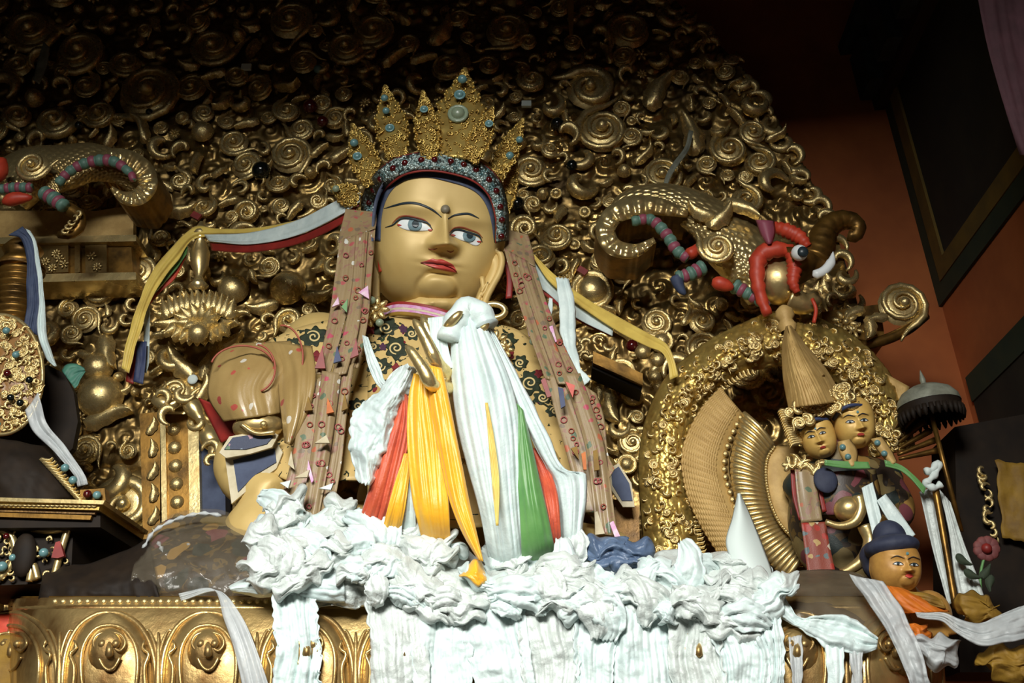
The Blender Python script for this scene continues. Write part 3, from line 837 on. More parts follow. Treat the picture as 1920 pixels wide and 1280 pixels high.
# left one
ml = thing('sea_monster', 'gilt sea monster with coiled tail and striped legs at left edge', 'statue', W(110, 440, YM))
mk_scales([(20, 350), (60, 325), (120, 315), (170, 305), (220, 315), (262, 345)], [55, 50, 44, 38, 30, 22], YM, ml, rows=9, seg=30)
mk_scales([(110, 360), (90, 335), (75, 350)], [20, 26, 16], YM - 0.1, ml, 'scaled_thigh', 6, 8)
coil([(170, 300), (225, 296), (266, 318), (276, 348), (258, 370), (232, 370), (208, 352)], [10, 16, 20, 21, 18, 13, 4], YM - 0.12, ml)
stripes([(108, 345), (130, 322), (165, 305), (210, 302), (245, 325), (250, 338)], [8, 9, 10, 11, 9, 6], YM - 0.2, ml, 12)
stripes([(80, 360), (100, 372), (122, 388)], [13, 14, 12], YM - 0.28, ml, 5)
stripes([(0, 355), (30, 352), (60, 352)], [9, 10, 9], YM - 0.24, ml, 6, 'striped_arm')
MB().tube(smoothpath([(125, 390), (148, 405), (150, 425), (132, 440), (110, 440)], 12, YM - 0.22), np.linspace(0.04, 0.02, 12), 8).build('claw', M['gold_dark'], ml)
for k in range(5): orn('curl', 122 + 6 * k, 432 - 8 * k, YM - 0.27, 9, 1.0, ml, name='talon')
MB().tube(smoothpath([(5, 380), (30, 372), (60, 370)], 10, YM - 0.26), np.array((4, 9, 12, 13, 13, 12, 11, 9, 7, 3)) * 0.0028, 8).build('red_tuft', M['coral'], ml)
MB().tube(smoothpath([(-20, 330), (0, 320), (2, 300)], 10, YM - 0.3), np.linspace(0.06, 0.03, 10), 8).build('red_mane', M['coral'], ml)
orn('scroll', 62, 312, YM - 0.24, 32, 0.4, ml, 1, name='shoulder_scroll')
pquad(MB(), [(-60, 395), (180, 395), (250, 385), (250, 452), (-60, 458)], 5.35, 0.05).build('plain_plinth', M['tan_gold'], ml, False)

# thin grey gauze strips caught in the aureole
for k, (A, B, lab) in enumerate((([(1292, 244), (1284, 275), (1262, 305), (1248, 330), (1242, 358)], [(1300, 246), (1292, 280), (1270, 312), (1256, 335), (1249, 358)], 'thin grey gauze strip hanging on the dark right side of the aureole'),
                                 ([(82, 78), (72, 110), (62, 150)], [(94, 90), (86, 130), (74, 158)], 'grey gauze scrap caught in the dark upper left scrolls'),
                                 ([(1058, -20), (1064, 20), (1068, 68)], [(1074, -20), (1076, 20), (1074, 66)], 'narrow olive strip hanging from the top of the aureole'))):
    sheet('gauze_strip', A, B, M['grey_metal' if k < 2 else 'ochre_cloth'], None, Y=5.32, nu=6, nv=24, folds=0.006, nf=1, seed=k, label=lab, cat='gauze')
# ================================================================ heads
def head_points(a, b1, b2, c, n, disp, nu=220, nv=150):
    th = np.linspace(0.001, np.pi - 0.001, nv); ph = np.linspace(0, 2 * np.pi, nu, endpoint=False)
    T, Ph = np.meshgrid(th, ph, indexing='ij')
    D = np.stack([np.sin(T) * np.cos(Ph), np.sin(T) * np.sin(Ph), np.cos(T)], -1)      # x right, y forward, z up
    bz = np.where(D[..., 2] > 0, b1, b2)
    r = (np.abs(D[..., 0] / a)**n + np.abs(D[..., 1] / c)**n + np.abs(D[..., 2] / bz)**n)**(-1 / n)
    P = D * r[..., None]
    if disp is not None:
        w = np.clip(D[..., 1] * 3, 0, 1)
        P[..., 1] += disp(P[..., 0], P[..., 2]) * w
    return P


def G(x, z, sx, sz): return np.exp(-(x / sx)**2 - (z / sz)**2)


def face_disp(f, s):
    def d(X, Z):
        o = np.zeros_like(X)
        for (ex, ez) in (f['el'], f['er']):
            o -= 9 * s * G(X - ex, Z - ez - 2 * s, 30 * s, 17 * s)
            o += 8 * s * G(X - ex, Z - ez, 19 * s, 9 * s)
            o += 5 * s * G(X - ex, Z - ez - 34 * s, 38 * s, 10 * s)
        (x0, z0), (x1, z1) = f['n0'], f['n1']
        L = math.hypot(x1 - x0, z1 - z0); tx, tz = (x1 - x0) / L, (z1 - z0) / L
        t = ((X - x0) * tx + (Z - z0) * tz) / L; lat = (X - x0) * -tz + (Z - z0) * tx
        tc = np.clip(t, 0, 1)
        over = np.where(t > 1, (t - 1) * L, np.where(t < 0, -t * L * 0.35, 0))
        h = (9 + 33 * tc**1.1) * s; w = (8 + 8 * tc**2) * s
        o += h * np.exp(-np.abs(lat / w)**1.8) * np.exp(-(over / (6.5 * s))**2)
        for sg in (-1, 1):
            o += 15 * s * G(X - (x1 + sg * 18 * s), Z - (z1 - 4 * s), 10 * s, 9 * s)
        mx, mz = f['m']
        o += 8 * s * G(X - mx, Z - mz - 6 * s, 26 * s, 6.5 * s) + 9 * s * G(X - mx, Z - mz + 6 * s, 21 * s, 7 * s) - 5 * s * G(X - mx, Z - mz, 30 * s, 2.5 * s)
        o -= 4 * s * G(X - mx, Z - mz - 17 * s, 4 * s, 8 * s)
        cx, cz = f['c']
        dc = np.hypot((X - cx) / (31 * s), (Z - cz) / (25 * s))
        o += 11 * s * np.exp(-dc**4) - 5 * s * np.exp(-((dc - 1.15) / 0.2)**2)
        o -= 5 * s * G(X - cx, Z - (cz + 27 * s), 26 * s, 6 * s)
        for sg in (-1, 1):
            o += 6 * s * G(X - (mx + sg * 60 * s), Z - (mz + 10 * s), 34 * s, 34 * s)
        return o
    return d


def head_frame(px, py, Y, yaw, pitch, roll):
    """local frame x right, y forward (to the viewer), z up, seen from the visitor and turned"""
    c = np.array(W(px, py, Y)); fw = CAM - c; fw /= np.linalg.norm(fw)
    up = C_U - np.dot(C_U, fw) * fw; up /= np.linalg.norm(up)
    ri = np.cross(up, fw); ri = -ri if np.dot(ri, C_R) < 0 else ri
    R = np.stack([ri, fw, up], 1)
    def rz(a): return np.array(((math.cos(a), math.sin(a), 0), (-math.sin(a), math.cos(a), 0), (0, 0, 1)))       # turn to viewer right
    def rx(a): return np.array(((1, 0, 0), (0, math.cos(a), -math.sin(a)), (0, math.sin(a), math.cos(a))))      # chin up
    def ry(a): return np.array(((math.cos(a), 0, math.sin(a)), (0, 1, 0), (-math.sin(a), 0, math.cos(a))))      # clockwise
    return c, R @ ry(roll) @ rz(yaw) @ rx(pitch)


def bvh_of(P):
    nv, nu = P.shape[:2]
    f = [(j * nu + i, j * nu + (i + 1) % nu, (j + 1) * nu + (i + 1) % nu, (j + 1) * nu + i) for j in range(nv - 1) for i in range(nu)]
    return BVHTree.FromPolygons([tuple(v) for v in P.reshape(-1, 3)], f)


def projector(bvh, off):
    last = {'t': None}
    def pr(px, py):
        d = C_F * F_PX + (px - 960) * C_R - (py - 640) * C_U
        d /= np.linalg.norm(d)
        hit = bvh.ray_cast(Vector(CAM), Vector(d))
        if hit[0] is not None: last['t'] = hit[3]
        t = last['t'] if last['t'] is not None else 4.5
        return CAM + d * (t - off)
    return pr


def make_head(parent, px, py, Y, sp, yaw, pitch, roll, feat_px, m, dims=(120, 165, 128, 128), n=2.5, res=(220, 150), name='head'):
    s = sp * S(px, py, Y)
    c, R = head_frame(px, py, Y, yaw, pitch, roll)
    a, b1, b2, cc = [q * s for q in dims]
    base = head_points(a, b1, b2, cc, n, None, 90, 60) @ R.T + c
    bv = bvh_of(base); pj = projector(bv, 0)
    def loc(q):
        l = (pj(*q) - c) @ R
        return (l[0], l[2])
    f = {k: loc(v) for k, v in feat_px.items()}
    P = head_points(a, b1, b2, cc, n, face_disp(f, s), *res) @ R.T + c
    o = MB().grid(P, close_u=True).build(name, m, parent)
    return o, bvh_of(P), c, R, s


def decal(name, A, B, bvh, m, parent, off=0.002, nu=12, nv=24):
    return MB().grid(sheet_points(A, B, nu=nu, nv=nv, Y=0, proj=projector(bvh, off))).build(name, m, parent, solid=0.0012)


def stroke(name, pts, w, bvh, m, parent, off=0.003, nv=26):
    c = resample([(p[0], p[1]) for p in pts], nv)
    ww = np.interp(np.linspace(0, 1, nv), np.linspace(0, 1, len(w)), w)
    A, B = band(c, ww)
    return decal(name, A, B, bvh, m, parent, off, nu=4, nv=nv)


def disc(name, cx, cy, r, bvh, m, parent, off=0.003, upper=None, lower=None):
    xs = np.linspace(cx - r, cx + r, 17); h = np.sqrt(np.clip(r * r - (xs - cx)**2, 0, None))
    top, bot = cy - h, cy + h
    if upper is not None:
        u = np.array(upper); l = np.array(lower)
        top = np.maximum(top, np.interp(xs, u[:, 0], u[:, 1])); bot = np.minimum(bot, np.interp(xs, l[:, 0], l[:, 1])); bot = np.maximum(bot, top)
    return decal(name, np.stack([xs, top], 1).tolist(), np.stack([xs, bot], 1).tolist(), bvh, m, parent, off, nu=8, nv=17)


# ================================================================ the crowned statue
YH = 4.62
stt = thing('crowned_statue', 'large golden-faced seated statue in cream brocade robe wearing a jewelled crown', 'statue', W(850, 1120, 4.6))
head, hb, hc, hR, hs = make_head(stt, 822, 450, YH, 1.0, math.radians(7), math.radians(4), math.radians(8),
                                 {'el': (778, 424), 'er': (877, 446), 'n0': (834, 404), 'n1': (832, 458), 'm': (825, 497), 'c': (822, 542)}, M['skin_gold'],
                                 dims=(120, 165, 138, 128), n=2.9)
uL = [(745, 421), (750, 414), (760, 411.5), (775, 413), (790, 417), (800, 421), (810, 431)]
lL = [(745, 421), (750, 426), (762, 431), (777, 433), (792, 433), (802, 432), (810, 431)]
uR = [(846, 440), (852, 434), (862, 433), (875, 437), (887, 441), (897, 446), (902, 453)]
lR = [(846, 440), (852, 444), (864, 450), (876, 454), (886, 459), (896, 460), (902, 453)]
for nm, u_, l_, ic, ir in (('eye', uL, lL, (778, 421), 13.5), ('eye', uR, lR, (880, 442), 12.5)):
    e = decal(nm, u_, l_, hb, M['eye_white'], head, 0.002, nu=8, nv=30)
    disc('iris', ic[0], ic[1], ir, hb, M['iris'], head, 0.0035, u_, l_)
    disc('pupil', ic[0] + 1, ic[1] - 1, ir * 0.5, hb, M['pupil'], head, 0.005, u_, l_)
    for cx, sg in ((u_[0], 1), (u_[-1], -1)):
        stroke('eye_corner', [(cx[0], cx[1]), (cx[0] + 4 * sg, cx[1] + (1 if sg > 0 else 0)), (cx[0] + 8 * sg, cx[1] + (1 if sg > 0 else -1))], [1.2, 2.0, 0.4], hb, M['lips'], head, 0.0045, 8)
stroke('lid_line', [(722, 426), (737, 421), (746, 413), (756, 409), (772, 410), (790, 414.5), (802, 418), (811, 430)], [0.4, 1.0, 1.5, 1.8, 1.9, 1.8, 1.5, .6], hb, M['line'], head, 0.0055)
stroke('lid_line', [(843, 441), (850, 432), (862, 430.5), (876, 434.5), (888, 438), (899, 443), (904, 453)], [0.6, 1.4, 1.8, 1.9, 1.8, 1.5, .6], hb, M['line'], head, 0.0055)
stroke('lid_fold', [(735, 419), (748, 407), (762, 404.5), (778, 407), (795, 412), (808, 422)], [0.3, 1.2, 1.6, 1.5, 1.3, .4], hb, M['lid_red'], head, 0.003)
stroke('lid_fold', [(842, 436), (852, 427), (866, 426), (882, 431), (897, 437), (905, 446)], [0.3, 1.1, 1.5, 1.4, 1.2, .4], hb, M['lid_red'], head, 0.003)
stroke('brow', [(720, 391), (740, 385), (760, 380.5), (780, 381), (800, 387.5), (815, 396), (828, 407)], [0.4, 1.6, 2.0, 2.2, 2.0, 1.7, .5], hb, M['line'], head)
stroke('brow', [(840, 410), (850, 404), (865, 401), (880, 401), (898, 409)], [0.5, 1.6, 2.0, 1.8, .5], hb, M['line'], head)
pj = projector(hb, 0.0)
up = Vector(pj(835, 392)); MB().ball(up, (0.022, 0.016, 0.022), 16, 10).build('urna', M['urna'], head)
# lips, drawn as two swelling halves
ulip = [(788, 492), (800, 488.5), (811, 484.5), (819, 486.5), (828, 486), (840, 491), (850, 497), (857, 510)]
mlip = [(788, 492), (800, 492.5), (811, 493), (820, 495.5), (829, 496), (840, 500), (849, 503.5), (857, 510)]
llip = [(790, 493), (800, 497), (811, 501), (820, 504.5), (830, 507), (840, 509), (849, 510), (856, 510.5)]
decal('upper_lip', ulip, mlip, hb, M['lips'], head, 0.003, nu=7, nv=30)
decal('lower_lip', mlip, llip, hb, M['lips'], head, 0.0035, nu=7, nv=30)
stroke('mouth_line', mlip, [.3, .8, .9, .9, .9, .9, .7, .3], hb, M['ruby'], head, 0.006)
stroke('nostril_line', [(803, 466), (812, 468), (820, 466)], [.3, 1.0, .4], hb, M['lid_red'], head, 0.003, 8)
stroke('nostril_line', [(838, 470), (845, 473), (851, 470)], [.3, 1.0, .4], hb, M['lid_red'], head, 0.003, 8)
# painted hair line under the crown band
hin = [(713, 452), (715, 410), (721, 382), (732, 360), (748, 344), (770, 335), (800, 332), (840, 340), (878, 352), (900, 367), (914, 390), (922, 420), (926, 450)]
hout = [(696, 452), (698, 405), (704, 370), (716, 345), (736, 328), (764, 318), (800, 313), (842, 318), (882, 329), (912, 347), (932, 375), (942, 418), (946, 452)]
decal('hair_line', hout, hin, hb, M['hair_blue'], head, 0.006, nu=8, nv=60)
# long ears
YE = 4.55
er_out = [(908, 505), (906, 488), (912, 474), (926, 469), (937, 474), (941, 490), (936, 512), (922, 538), (911, 560), (905, 585), (902, 602)]
er_in = [(908, 505), (911, 512), (914, 505), (918, 498), (922, 496), (922, 508), (915, 522), (904, 540), (896, 560), (890, 585), (888, 602)]
ear = sheet('ear', er_out, er_in, M['skin_gold'], stt, Y=4.5, nv=40, nu=8, bow=0.02, thick=0.03)
MB().tube(smoothpath(er_out, 40, 4.47), np.linspace(0.014, 0.02, 40), 8).build('ear_rim', M['skin_gold'], ear)
MB().tube(smoothpath([(904, 520), (906, 545), (898, 560), (893, 585), (889, 602)], 20, 4.47), 0.013, 8).build('ear_rim', M['skin_gold'], ear)
MB().tube(smoothpath([(903, 548), (908, 538), (915, 530), (910, 545), (902, 555)], 20, 4.46), 0.007, 6).build('ear_fold', M['skin_gold'], ear)
sheet('ear', [(700, 470), (696, 510), (698, 560), (704, 590)], [(712, 470), (712, 510), (712, 560), (716, 590)], M['skin_gold'], stt, Y=4.52, nv=20, nu=6, thick=0.03)
a_ = np.linspace(0, 2 * np.pi, 33)
MB().tube(Wn(925 + 22 * np.cos(a_), 583 + 13 * np.sin(a_), 4.45 + 0 * a_), 0.016, 8, caps=False).build('earring', M['gold'], stt)
# body: one continuous gilt figure under the robe
bod = MB()
def BP(px, py, Y): return W(px, py, Y)
bod.tube([BP(815, 520, 4.72), BP(818, 570, 4.72), BP(820, 620, 4.7)], [0.2, 0.19, 0.24], 20)
bod.ball(BP(830, 760, 4.78), (0.50, 0.26, 0.42), 24, 16)
bod.ball(BP(845, 960, 4.75), (0.44, 0.28, 0.5), 24, 16)
for sx, pts in ((0, [(600, 660, 4.75), (520, 740, 4.7), (480, 820, 4.62), (455, 880, 4.5), (520, 940, 4.35)]), (1, [(1000, 690, 4.78), (1050, 780, 4.75), (1060, 860, 4.65), (1020, 900, 4.45), (950, 800, 4.25)])):
    bod.tube(smoothpath(pts, 16), np.linspace(0.19, 0.11, 16), 14)
    bod.ball(BP(*pts[0]), 0.2, 16, 10)
for pts in ([(780, 1040, 4.7), (600, 1040, 4.42), (500, 1015, 4.4)], [(900, 1060, 4.7), (1040, 1070, 4.42), (1120, 1075, 4.4)]):
    bod.tube(smoothpath(pts, 12), np.linspace(0.26, 0.2, 12), 14); bod.ball(BP(*pts[-1]), 0.2, 14, 10)
bo = bod.build('body', M['skin_gold'], stt)
rm = bo.modifiers.new('join', 'REMESH'); rm.mode = 'VOXEL'; rm.voxel_size = 0.022; rm.use_smooth_shade = True
sm = bo.modifiers.new('soften', 'SMOOTH'); sm.iterations = 8
# raised hand: palm, four fingers and thumb in one surface
hnd = MB()
YF = 4.0
hnd.tube(smoothpath([(905, 830, 4.2), (880, 770, 4.08), (858, 720, YF)], 12), np.linspace(0.12, 0.075, 12), 14)
hnd.ball(W(848, 690, YF + 0.03), (0.085, 0.05, 0.12), 16, 12)
fing = [([(840, 705, 3.88), (820, 680, 3.80), (800, 640, 3.775), (786, 614, 3.77), (774, 597, 3.77)], .0265), ([(842, 730, 3.88), (812, 722, 3.76), (795, 694, 3.73), (776, 665, 3.73), (760, 646, 3.73)], .0275),
        ([(835, 690, 3.95), (812, 650, 3.88), (800, 615, 3.86), (790, 590, 3.86)], .026), ([(845, 650, 3.95), (836, 624, 3.84), (848, 602, 3.78), (868, 582, 3.77)], .022), ([(870, 660, 3.95), (890, 635, 3.86), (905, 615, 3.82), (918, 604, 3.81)], .022)]
for pts, r in fing:
    p = smoothpath(pts, 26)
    hnd.tube(p, r * np.concatenate([np.linspace(1.15, 1.0, 12) + 0.06 * np.sin(np.linspace(0, 9, 12)), np.linspace(1.0, 0.82, 9), (0.78, .72, .62, .45, .2)]), 12)
ho = hnd.build('hand', M['gold'], stt)
rm = ho.modifiers.new('join', 'REMESH'); rm.mode = 'VOXEL'; rm.voxel_size = 0.008; rm.use_smooth_shade = True
sm = ho.modifiers.new('soften', 'SMOOTH'); sm.iterations = 3

# robe across shoulders and chest, with embroidered leaf scrolls and flowers
RA = sheet_points([(700, 590, 4.5), (620, 600, 4.55), (540, 622, 4.52), (480, 660, 4.5), (440, 720, 4.48)], [(720, 900, 4.2), (660, 900, 4.2), (600, 900, 4.22), (540, 900, 4.28), (500, 880, 4.34)], nu=40, nv=40, folds=0.006, nf=3, seed=3)
RB = sheet_points([(690, 588, 4.46), (790, 600, 4.4), (860, 605, 4.42), (960, 615, 4.5), (1010, 650, 4.52), (1070, 700, 4.52)], [(690, 960, 4.2), (780, 980, 4.1), (860, 990, 4.1), (960, 980, 4.15), (1040, 960, 4.25), (1130, 900, 4.35)], nu=50, nv=50, folds=0.007, nf=3, seed=5)
ra = MB().grid(RA).build('robe', M['broc_robe'], stt, solid=0.01)
rb = MB().grid(RB).build('robe', M['broc_robe'], stt, solid=0.01)


def rose(name, cx, cy, r, lobes, depth, bvh, m, parent, off, seed=0):
    """flat embroidered motif with a lobed outline"""
    a = np.linspace(0, 2 * np.pi, 49)
    rr = np.linspace(0.02, 1, 6)
    rad = r * (1 + depth * np.cos(lobes * a + seed) + 0.12 * np.cos(2 * a + seed * 2))
    pr = projector(bvh, off)
    P = np.array([[pr(cx + k * R * math.cos(t), cy + k * R * 0.85 * math.sin(t)) for t, R in zip(a, rad)] for k in rr])
    return MB().grid(P).build(name, m, parent, solid=0.0015)


def bvh_grid(P):
    nv, nu = P.shape[:2]
    return BVHTree.FromPolygons([tuple(v) for v in P.reshape(-1, 3)], [(j * nu + i, j * nu + i + 1, (j + 1) * nu + i + 1, (j + 1) * nu + i) for j in range(nv - 1) for i in range(nu - 1)])


bvA, bvB = bvh_grid(RA), bvh_grid(RB)
for (cx, cy, r, par, bv_) in [(588, 631, 22, ra, bvA), (548, 650, 17, ra, bvA), (640, 640, 18, ra, bvA), (640, 720, 18, ra, bvA), (672, 760, 16, ra, bvA), (723, 614, 21, rb, bvB), (743, 652, 22, rb, bvB), (710, 686, 20, rb, bvB), (772, 625, 14, rb, bvB),
                              (700, 650, 12, rb, bvB), (735, 720, 15, rb, bvB), (994, 717, 24, rb, bvB), (950, 642, 19, rb, bvB), (975, 680, 15, rb, bvB), (1018, 745, 16, rb, bvB), (1040, 770, 14, rb, bvB)]:
    lf = rose('embroidered_leaf', cx, cy, r, 7, 0.16, bv_, M['emb_green'], par, 0.009, cx)
    t = np.linspace(0, 1, 26)
    th = t * 9.5 + cx; rr_ = r * 0.62 * (1 - t * 0.85)
    stroke('leaf_spiral', [(cx + a_ * math.cos(b_), cy + 0.85 * a_ * math.sin(b_)) for a_, b_ in zip(rr_, th)], [1.1, 1.5, 1.5, 1.2], bv_, M['emb_cream'], par, 0.0125, 40)
for (cx, cy, r, par, bv_, m) in [(693, 617, 10, rb, bvB, 'emb_red'), (743, 690, 9, rb, bvB, 'emb_red'), (591, 668, 12, ra, bvA, 'emb_red'), (952, 665, 11, rb, bvB, 'emb_red'), (756, 616, 8, rb, bvB, 'emb_purple'), (620, 612, 7, ra, bvA, 'emb_purple'),
                                 (1010, 700, 8, rb, bvB, 'emb_red'), (718, 650, 7, rb, bvB, 'emb_purple'), (655, 690, 9, ra, bvA, 'emb_red')]:
    rose('embroidered_flower', cx, cy, r, 5, 0.18, bv_, M[m], par, 0.011, cx)
for k, (m, o0, o1) in enumerate((('red', 0, 5), ('pink', 5, 11), ('cream_trim', 11, 15), ('pink', 15, 19), ('ochre_cloth', 19, 25))):
    base = np.array([(716, 574, 4.50), (745, 566, 4.42), (790, 570, 4.38), (830, 580, 4.38), (860, 592, 4.42), (890, 600, 4.48)])
    A = base + np.array((0, o0, -0.004 * k)); B = base + np.array((0, o1, -0.004 * k))
    sheet('collar', A.tolist(), B.tolist(), M[m], stt, nu=5, nv=30, thick=0.012)
# breast ornament edges beside the neck
for (px, py, r) in ((706, 580, 26), (690, 595, 22), (905, 625, 26), (930, 640, 24), (945, 655, 20)):
    orn('rosette', px, py, 4.36, r, px * .7, stt, name='necklace_rosette')
for (px, py) in ((697, 563), (712, 605), (920, 612), (1000, 640)):
    orn(GEM_PALE, px, py, 4.33, 8, 0, stt, name='gem')
sheet('red_strip', [(708, 440), (708, 480), (710, 510)], [(717, 440), (718, 480), (717, 508)], M['coral'], stt, Y=4.46, nu=3, nv=10, thick=0.006)

# ================================================================ the crown
YC = 4.35
crn = thing('crown', 'five-leaf gilt filigree crown with blue stones on a beaded band', 'crown', W(815, 390, 4.45))
co = [(684, 420, 4.62), (680, 385, 4.58), (690, 350, 4.48), (712, 320, 4.36), (745, 298, 4.27), (800, 287, 4.22), (858, 291, 4.22), (908, 311, 4.28), (938, 345, 4.4), (950, 400, 4.52), (950, 450, 4.6)]
ci = [(704, 420, 4.60), (706, 390, 4.54), (714, 366, 4.42), (732, 344, 4.31), (760, 326, 4.22), (800, 319, 4.17), (848, 325, 4.17), (890, 340, 4.24), (917, 367, 4.36), (930, 410, 4.5), (930, 455, 4.58)]
def _wrap(pts, out):
    r = []
    for q in pts:
        d = C_F * F_PX + (q[0] - 960) * C_R - (q[1] - 640) * C_U
        d /= np.linalg.norm(d); h = hb.ray_cast(Vector(CAM), Vector(d))
        r.append((q[0], q[1], h[0].y - out if h[0] is not None else q[2]))
    return r
ci = _wrap(ci, 0.035)
co = [(o[0], o[1], i[2] + 0.03 if abs(i[2] - o[2]) > 1e-9 else o[2]) for o, i in zip(co, ci)]
YC = co[5][2] + 0.03
BPn = sheet_points(co, ci, nu=9, nv=70, bow=0.03)
cb = MB().grid(BPn).build('crown_band', M['band_dark'], crn, solid=0.02)
bd = MB()
rsn = np.random.RandomState(4)
fine = sheet_points(co, ci, nu=15, nv=150, bow=0.034)
for j in range(1, 149):
    for i in range(1, 14):
        if rsn.rand() < 0.62: bd.ball(fine[j, i] + np.array((0, -0.008, 0)), rsn.uniform(0.005, 0.0095), 6, 4)
bdo = bd.build('bead_crust', M['silver'], cb, kind='stuff')
for k in range(15):
    j = int(6 + k * 62 / 14)
    p = BPn[min(j, 69), 4] + np.array((0, -0.014, 0))
    link('gem', GEM_RED, cb, p, (0.1, 0, 0), (0.017, 0.018, 0.017))
MB().tube(smoothpath([(q[0], q[1] - 1, q[2] - .01) for q in co], 70), 0.006, 6).build('band_edging', M['red'], cb)
MB().tube(smoothpath([(q[0], q[1] + 1, q[2] - .01) for q in ci], 70), 0.005, 6).build('band_edging', M['red'], cb)


def crown_leaf(base, tip, hw, Y, gems, seed, lean=0.0, n=46, prof=None):
    """pointed filigree leaf standing on the band"""
    r = random.Random(seed)
    b = np.array(base, float); t = np.array(tip, float); ax = t - b; L = np.linalg.norm(ax); ax /= L; nx = np.array((-ax[1], ax[0]))
    prof = prof or [(0, .55), (.15, .78), (.35, 1.0), (.55, .92), (.75, .55), (.9, .22), (1, .02)]
    pv = np.linspace(0, 1, 34); pw = np.interp(pv, [p[0] for p in prof], [p[1] for p in prof]) * hw
    pw = pw * (1 + 0.12 * np.sin(pv * 46))
    A = [(b + ax * L * v + nx * w).tolist() + [Y + lean * v] for v, w in zip(pv, pw)]
    B = [(b + ax * L * v - nx * w).tolist() + [Y + lean * v] for v, w in zip(pv, pw)]
    lf = sheet('crown_leaf', A, B, M['gold_pale'], crn, nu=11, nv=34, bow=0.02, thick=0.014)
    fil = MB()
    sp = S(base[0], base[1], Y)
    for k in range(n * 3):
        v = r.random()**1.1 * 0.97; w = np.interp(v, pv, pw); u = r.uniform(-0.96, 0.96)
        p = b + ax * L * v + nx * w * u
        q = Wn(p[0], p[1], Y + lean * v - 0.03)
        a = r.uniform(0, 6.28); rr = r.uniform(2.4, 4.6) * sp
        th = np.linspace(0, r.uniform(3.5, 6.0), 9)
        pp = np.stack([np.cos(th + a) * rr * (1 - th / 9), -th * 0.001, np.sin(th + a) * rr * (1 - th / 9)], 1) + q
        fil.tube(pp, rr * 0.32, 4)
    for k in range(26):
        for sg in (-1, 1):
            v = k / 26; w = np.interp(v, pv, pw)
            p = b + ax * L * v + nx * w * sg
            fil.ball(Wn(p[0], p[1], Y + lean * v - 0.012), 0.0075, 6, 4)
    fil.build('filigree', M['gold_pale'], lf, kind='stuff')
    for (px, py, rg, mesh) in gems:
        orn(mesh, px, py, Y - 0.045 + lean * 0.5, rg, 0, lf, name='gem')
    return lf


crown_leaf((856, 296), (872, 128), 48, YC - .04, [(867, 149, 9, GEM_TURQ), (862, 178, 11, GEM_RING), (859, 214, 20, GEM_PRING)], 1, 0.1)
crown_leaf((806, 298), (793, 170), 23, YC - .06, [(795, 205, 8, GEM_RING)], 2, 0.06)
crown_leaf((882, 302), (925, 200), 21, YC - .06, [(917, 232, 8, GEM_RING)], 3, 0.06)
crown_leaf((744, 296), (722, 160), 30, YC + .05, [(721, 184, 7, GEM_TURQ), (724, 208, 7, GEM_TURQ), (731, 240, 9, GEM_RING)], 4, 0.1)
crown_leaf((700, 345), (660, 232), 27, YC + .15, [(664, 268, 8, GEM_TURQ), (670, 293, 9, GEM_RING)], 5, 0.1)
crown_leaf((930, 330), (982, 222), 20, YC + .1, [(974, 262, 7, GEM_TURQ), (956, 292, 8, GEM_TURQ)], 6, 0.1)
crown_leaf((945, 400), (968, 300), 13, YC + .2, [], 7, 0.05, 24)
crown_leaf((672, 375), (622, 350), 20, YC + .2, [(630, 354, 7, GEM_PALE)], 8, 0.05, 24)
# ================================================================ brocade streamers hanging from the crown
def streamer(label, parts, tabs):
    p0 = parts[0][0][0]
    t = thing('brocade_streamer', label, 'streamer', W(parts[-1][0][-1][0], parts[-1][0][-1][1], 4.2))
    for k, (A, B, Y0, Y1, m) in enumerate(parts):
        A = [(x, y, Y0 + (Y1 - Y0) * i / (len(A) - 1)) for i, (x, y) in enumerate(A)]
        B = [(x, y, Y0 + (Y1 - Y0) * i / (len(B) - 1)) for i, (x, y) in enumerate(B)]
        st_ = sheet('lappet', A, B, M[m], t, nu=18, nv=50, bow=0.004, folds=0.009, nf=1.6, seed=k, thick=0.004)
    rr_ = random.Random(len(label))
    for k, (A, B, Y0, Y1, m) in enumerate(parts[1:], 1):
        for n_ in range(5):
            v = rr_.uniform(0.08, 0.95); u = rr_.uniform(0.3, 0.7); i = min(int(v * (len(A) - 1)), len(A) - 2); f = v * (len(A) - 1) - i
            x = (A[i][0] * (1 - f) + A[i + 1][0] * f) * (1 - u) + (B[i][0] * (1 - f) + B[i + 1][0] * f) * u
            y = (A[i][1] * (1 - f) + A[i + 1][1] * f) * (1 - u) + (B[i][1] * (1 - f) + B[i + 1][1] * f) * u
            a_ = np.linspace(0, 2 * np.pi, 13); r_ = rr_.uniform(3.5, 6)
            MB().tube(Wn(x + r_ * np.cos(a_), y + r_ * np.sin(a_), Y0 + (Y1 - Y0) * v - 0.016 + 0 * a_), 0.0026, 4).build('embroidered_ring', M[rr_.choice(('emb_pink', 'emb_pink', 'piping'))], t)
    for (pts, Y, m) in tabs:
        MB().prism(WP(pts, Y), 0.012).build('tassel_tab', M[m], t, False)
    return t


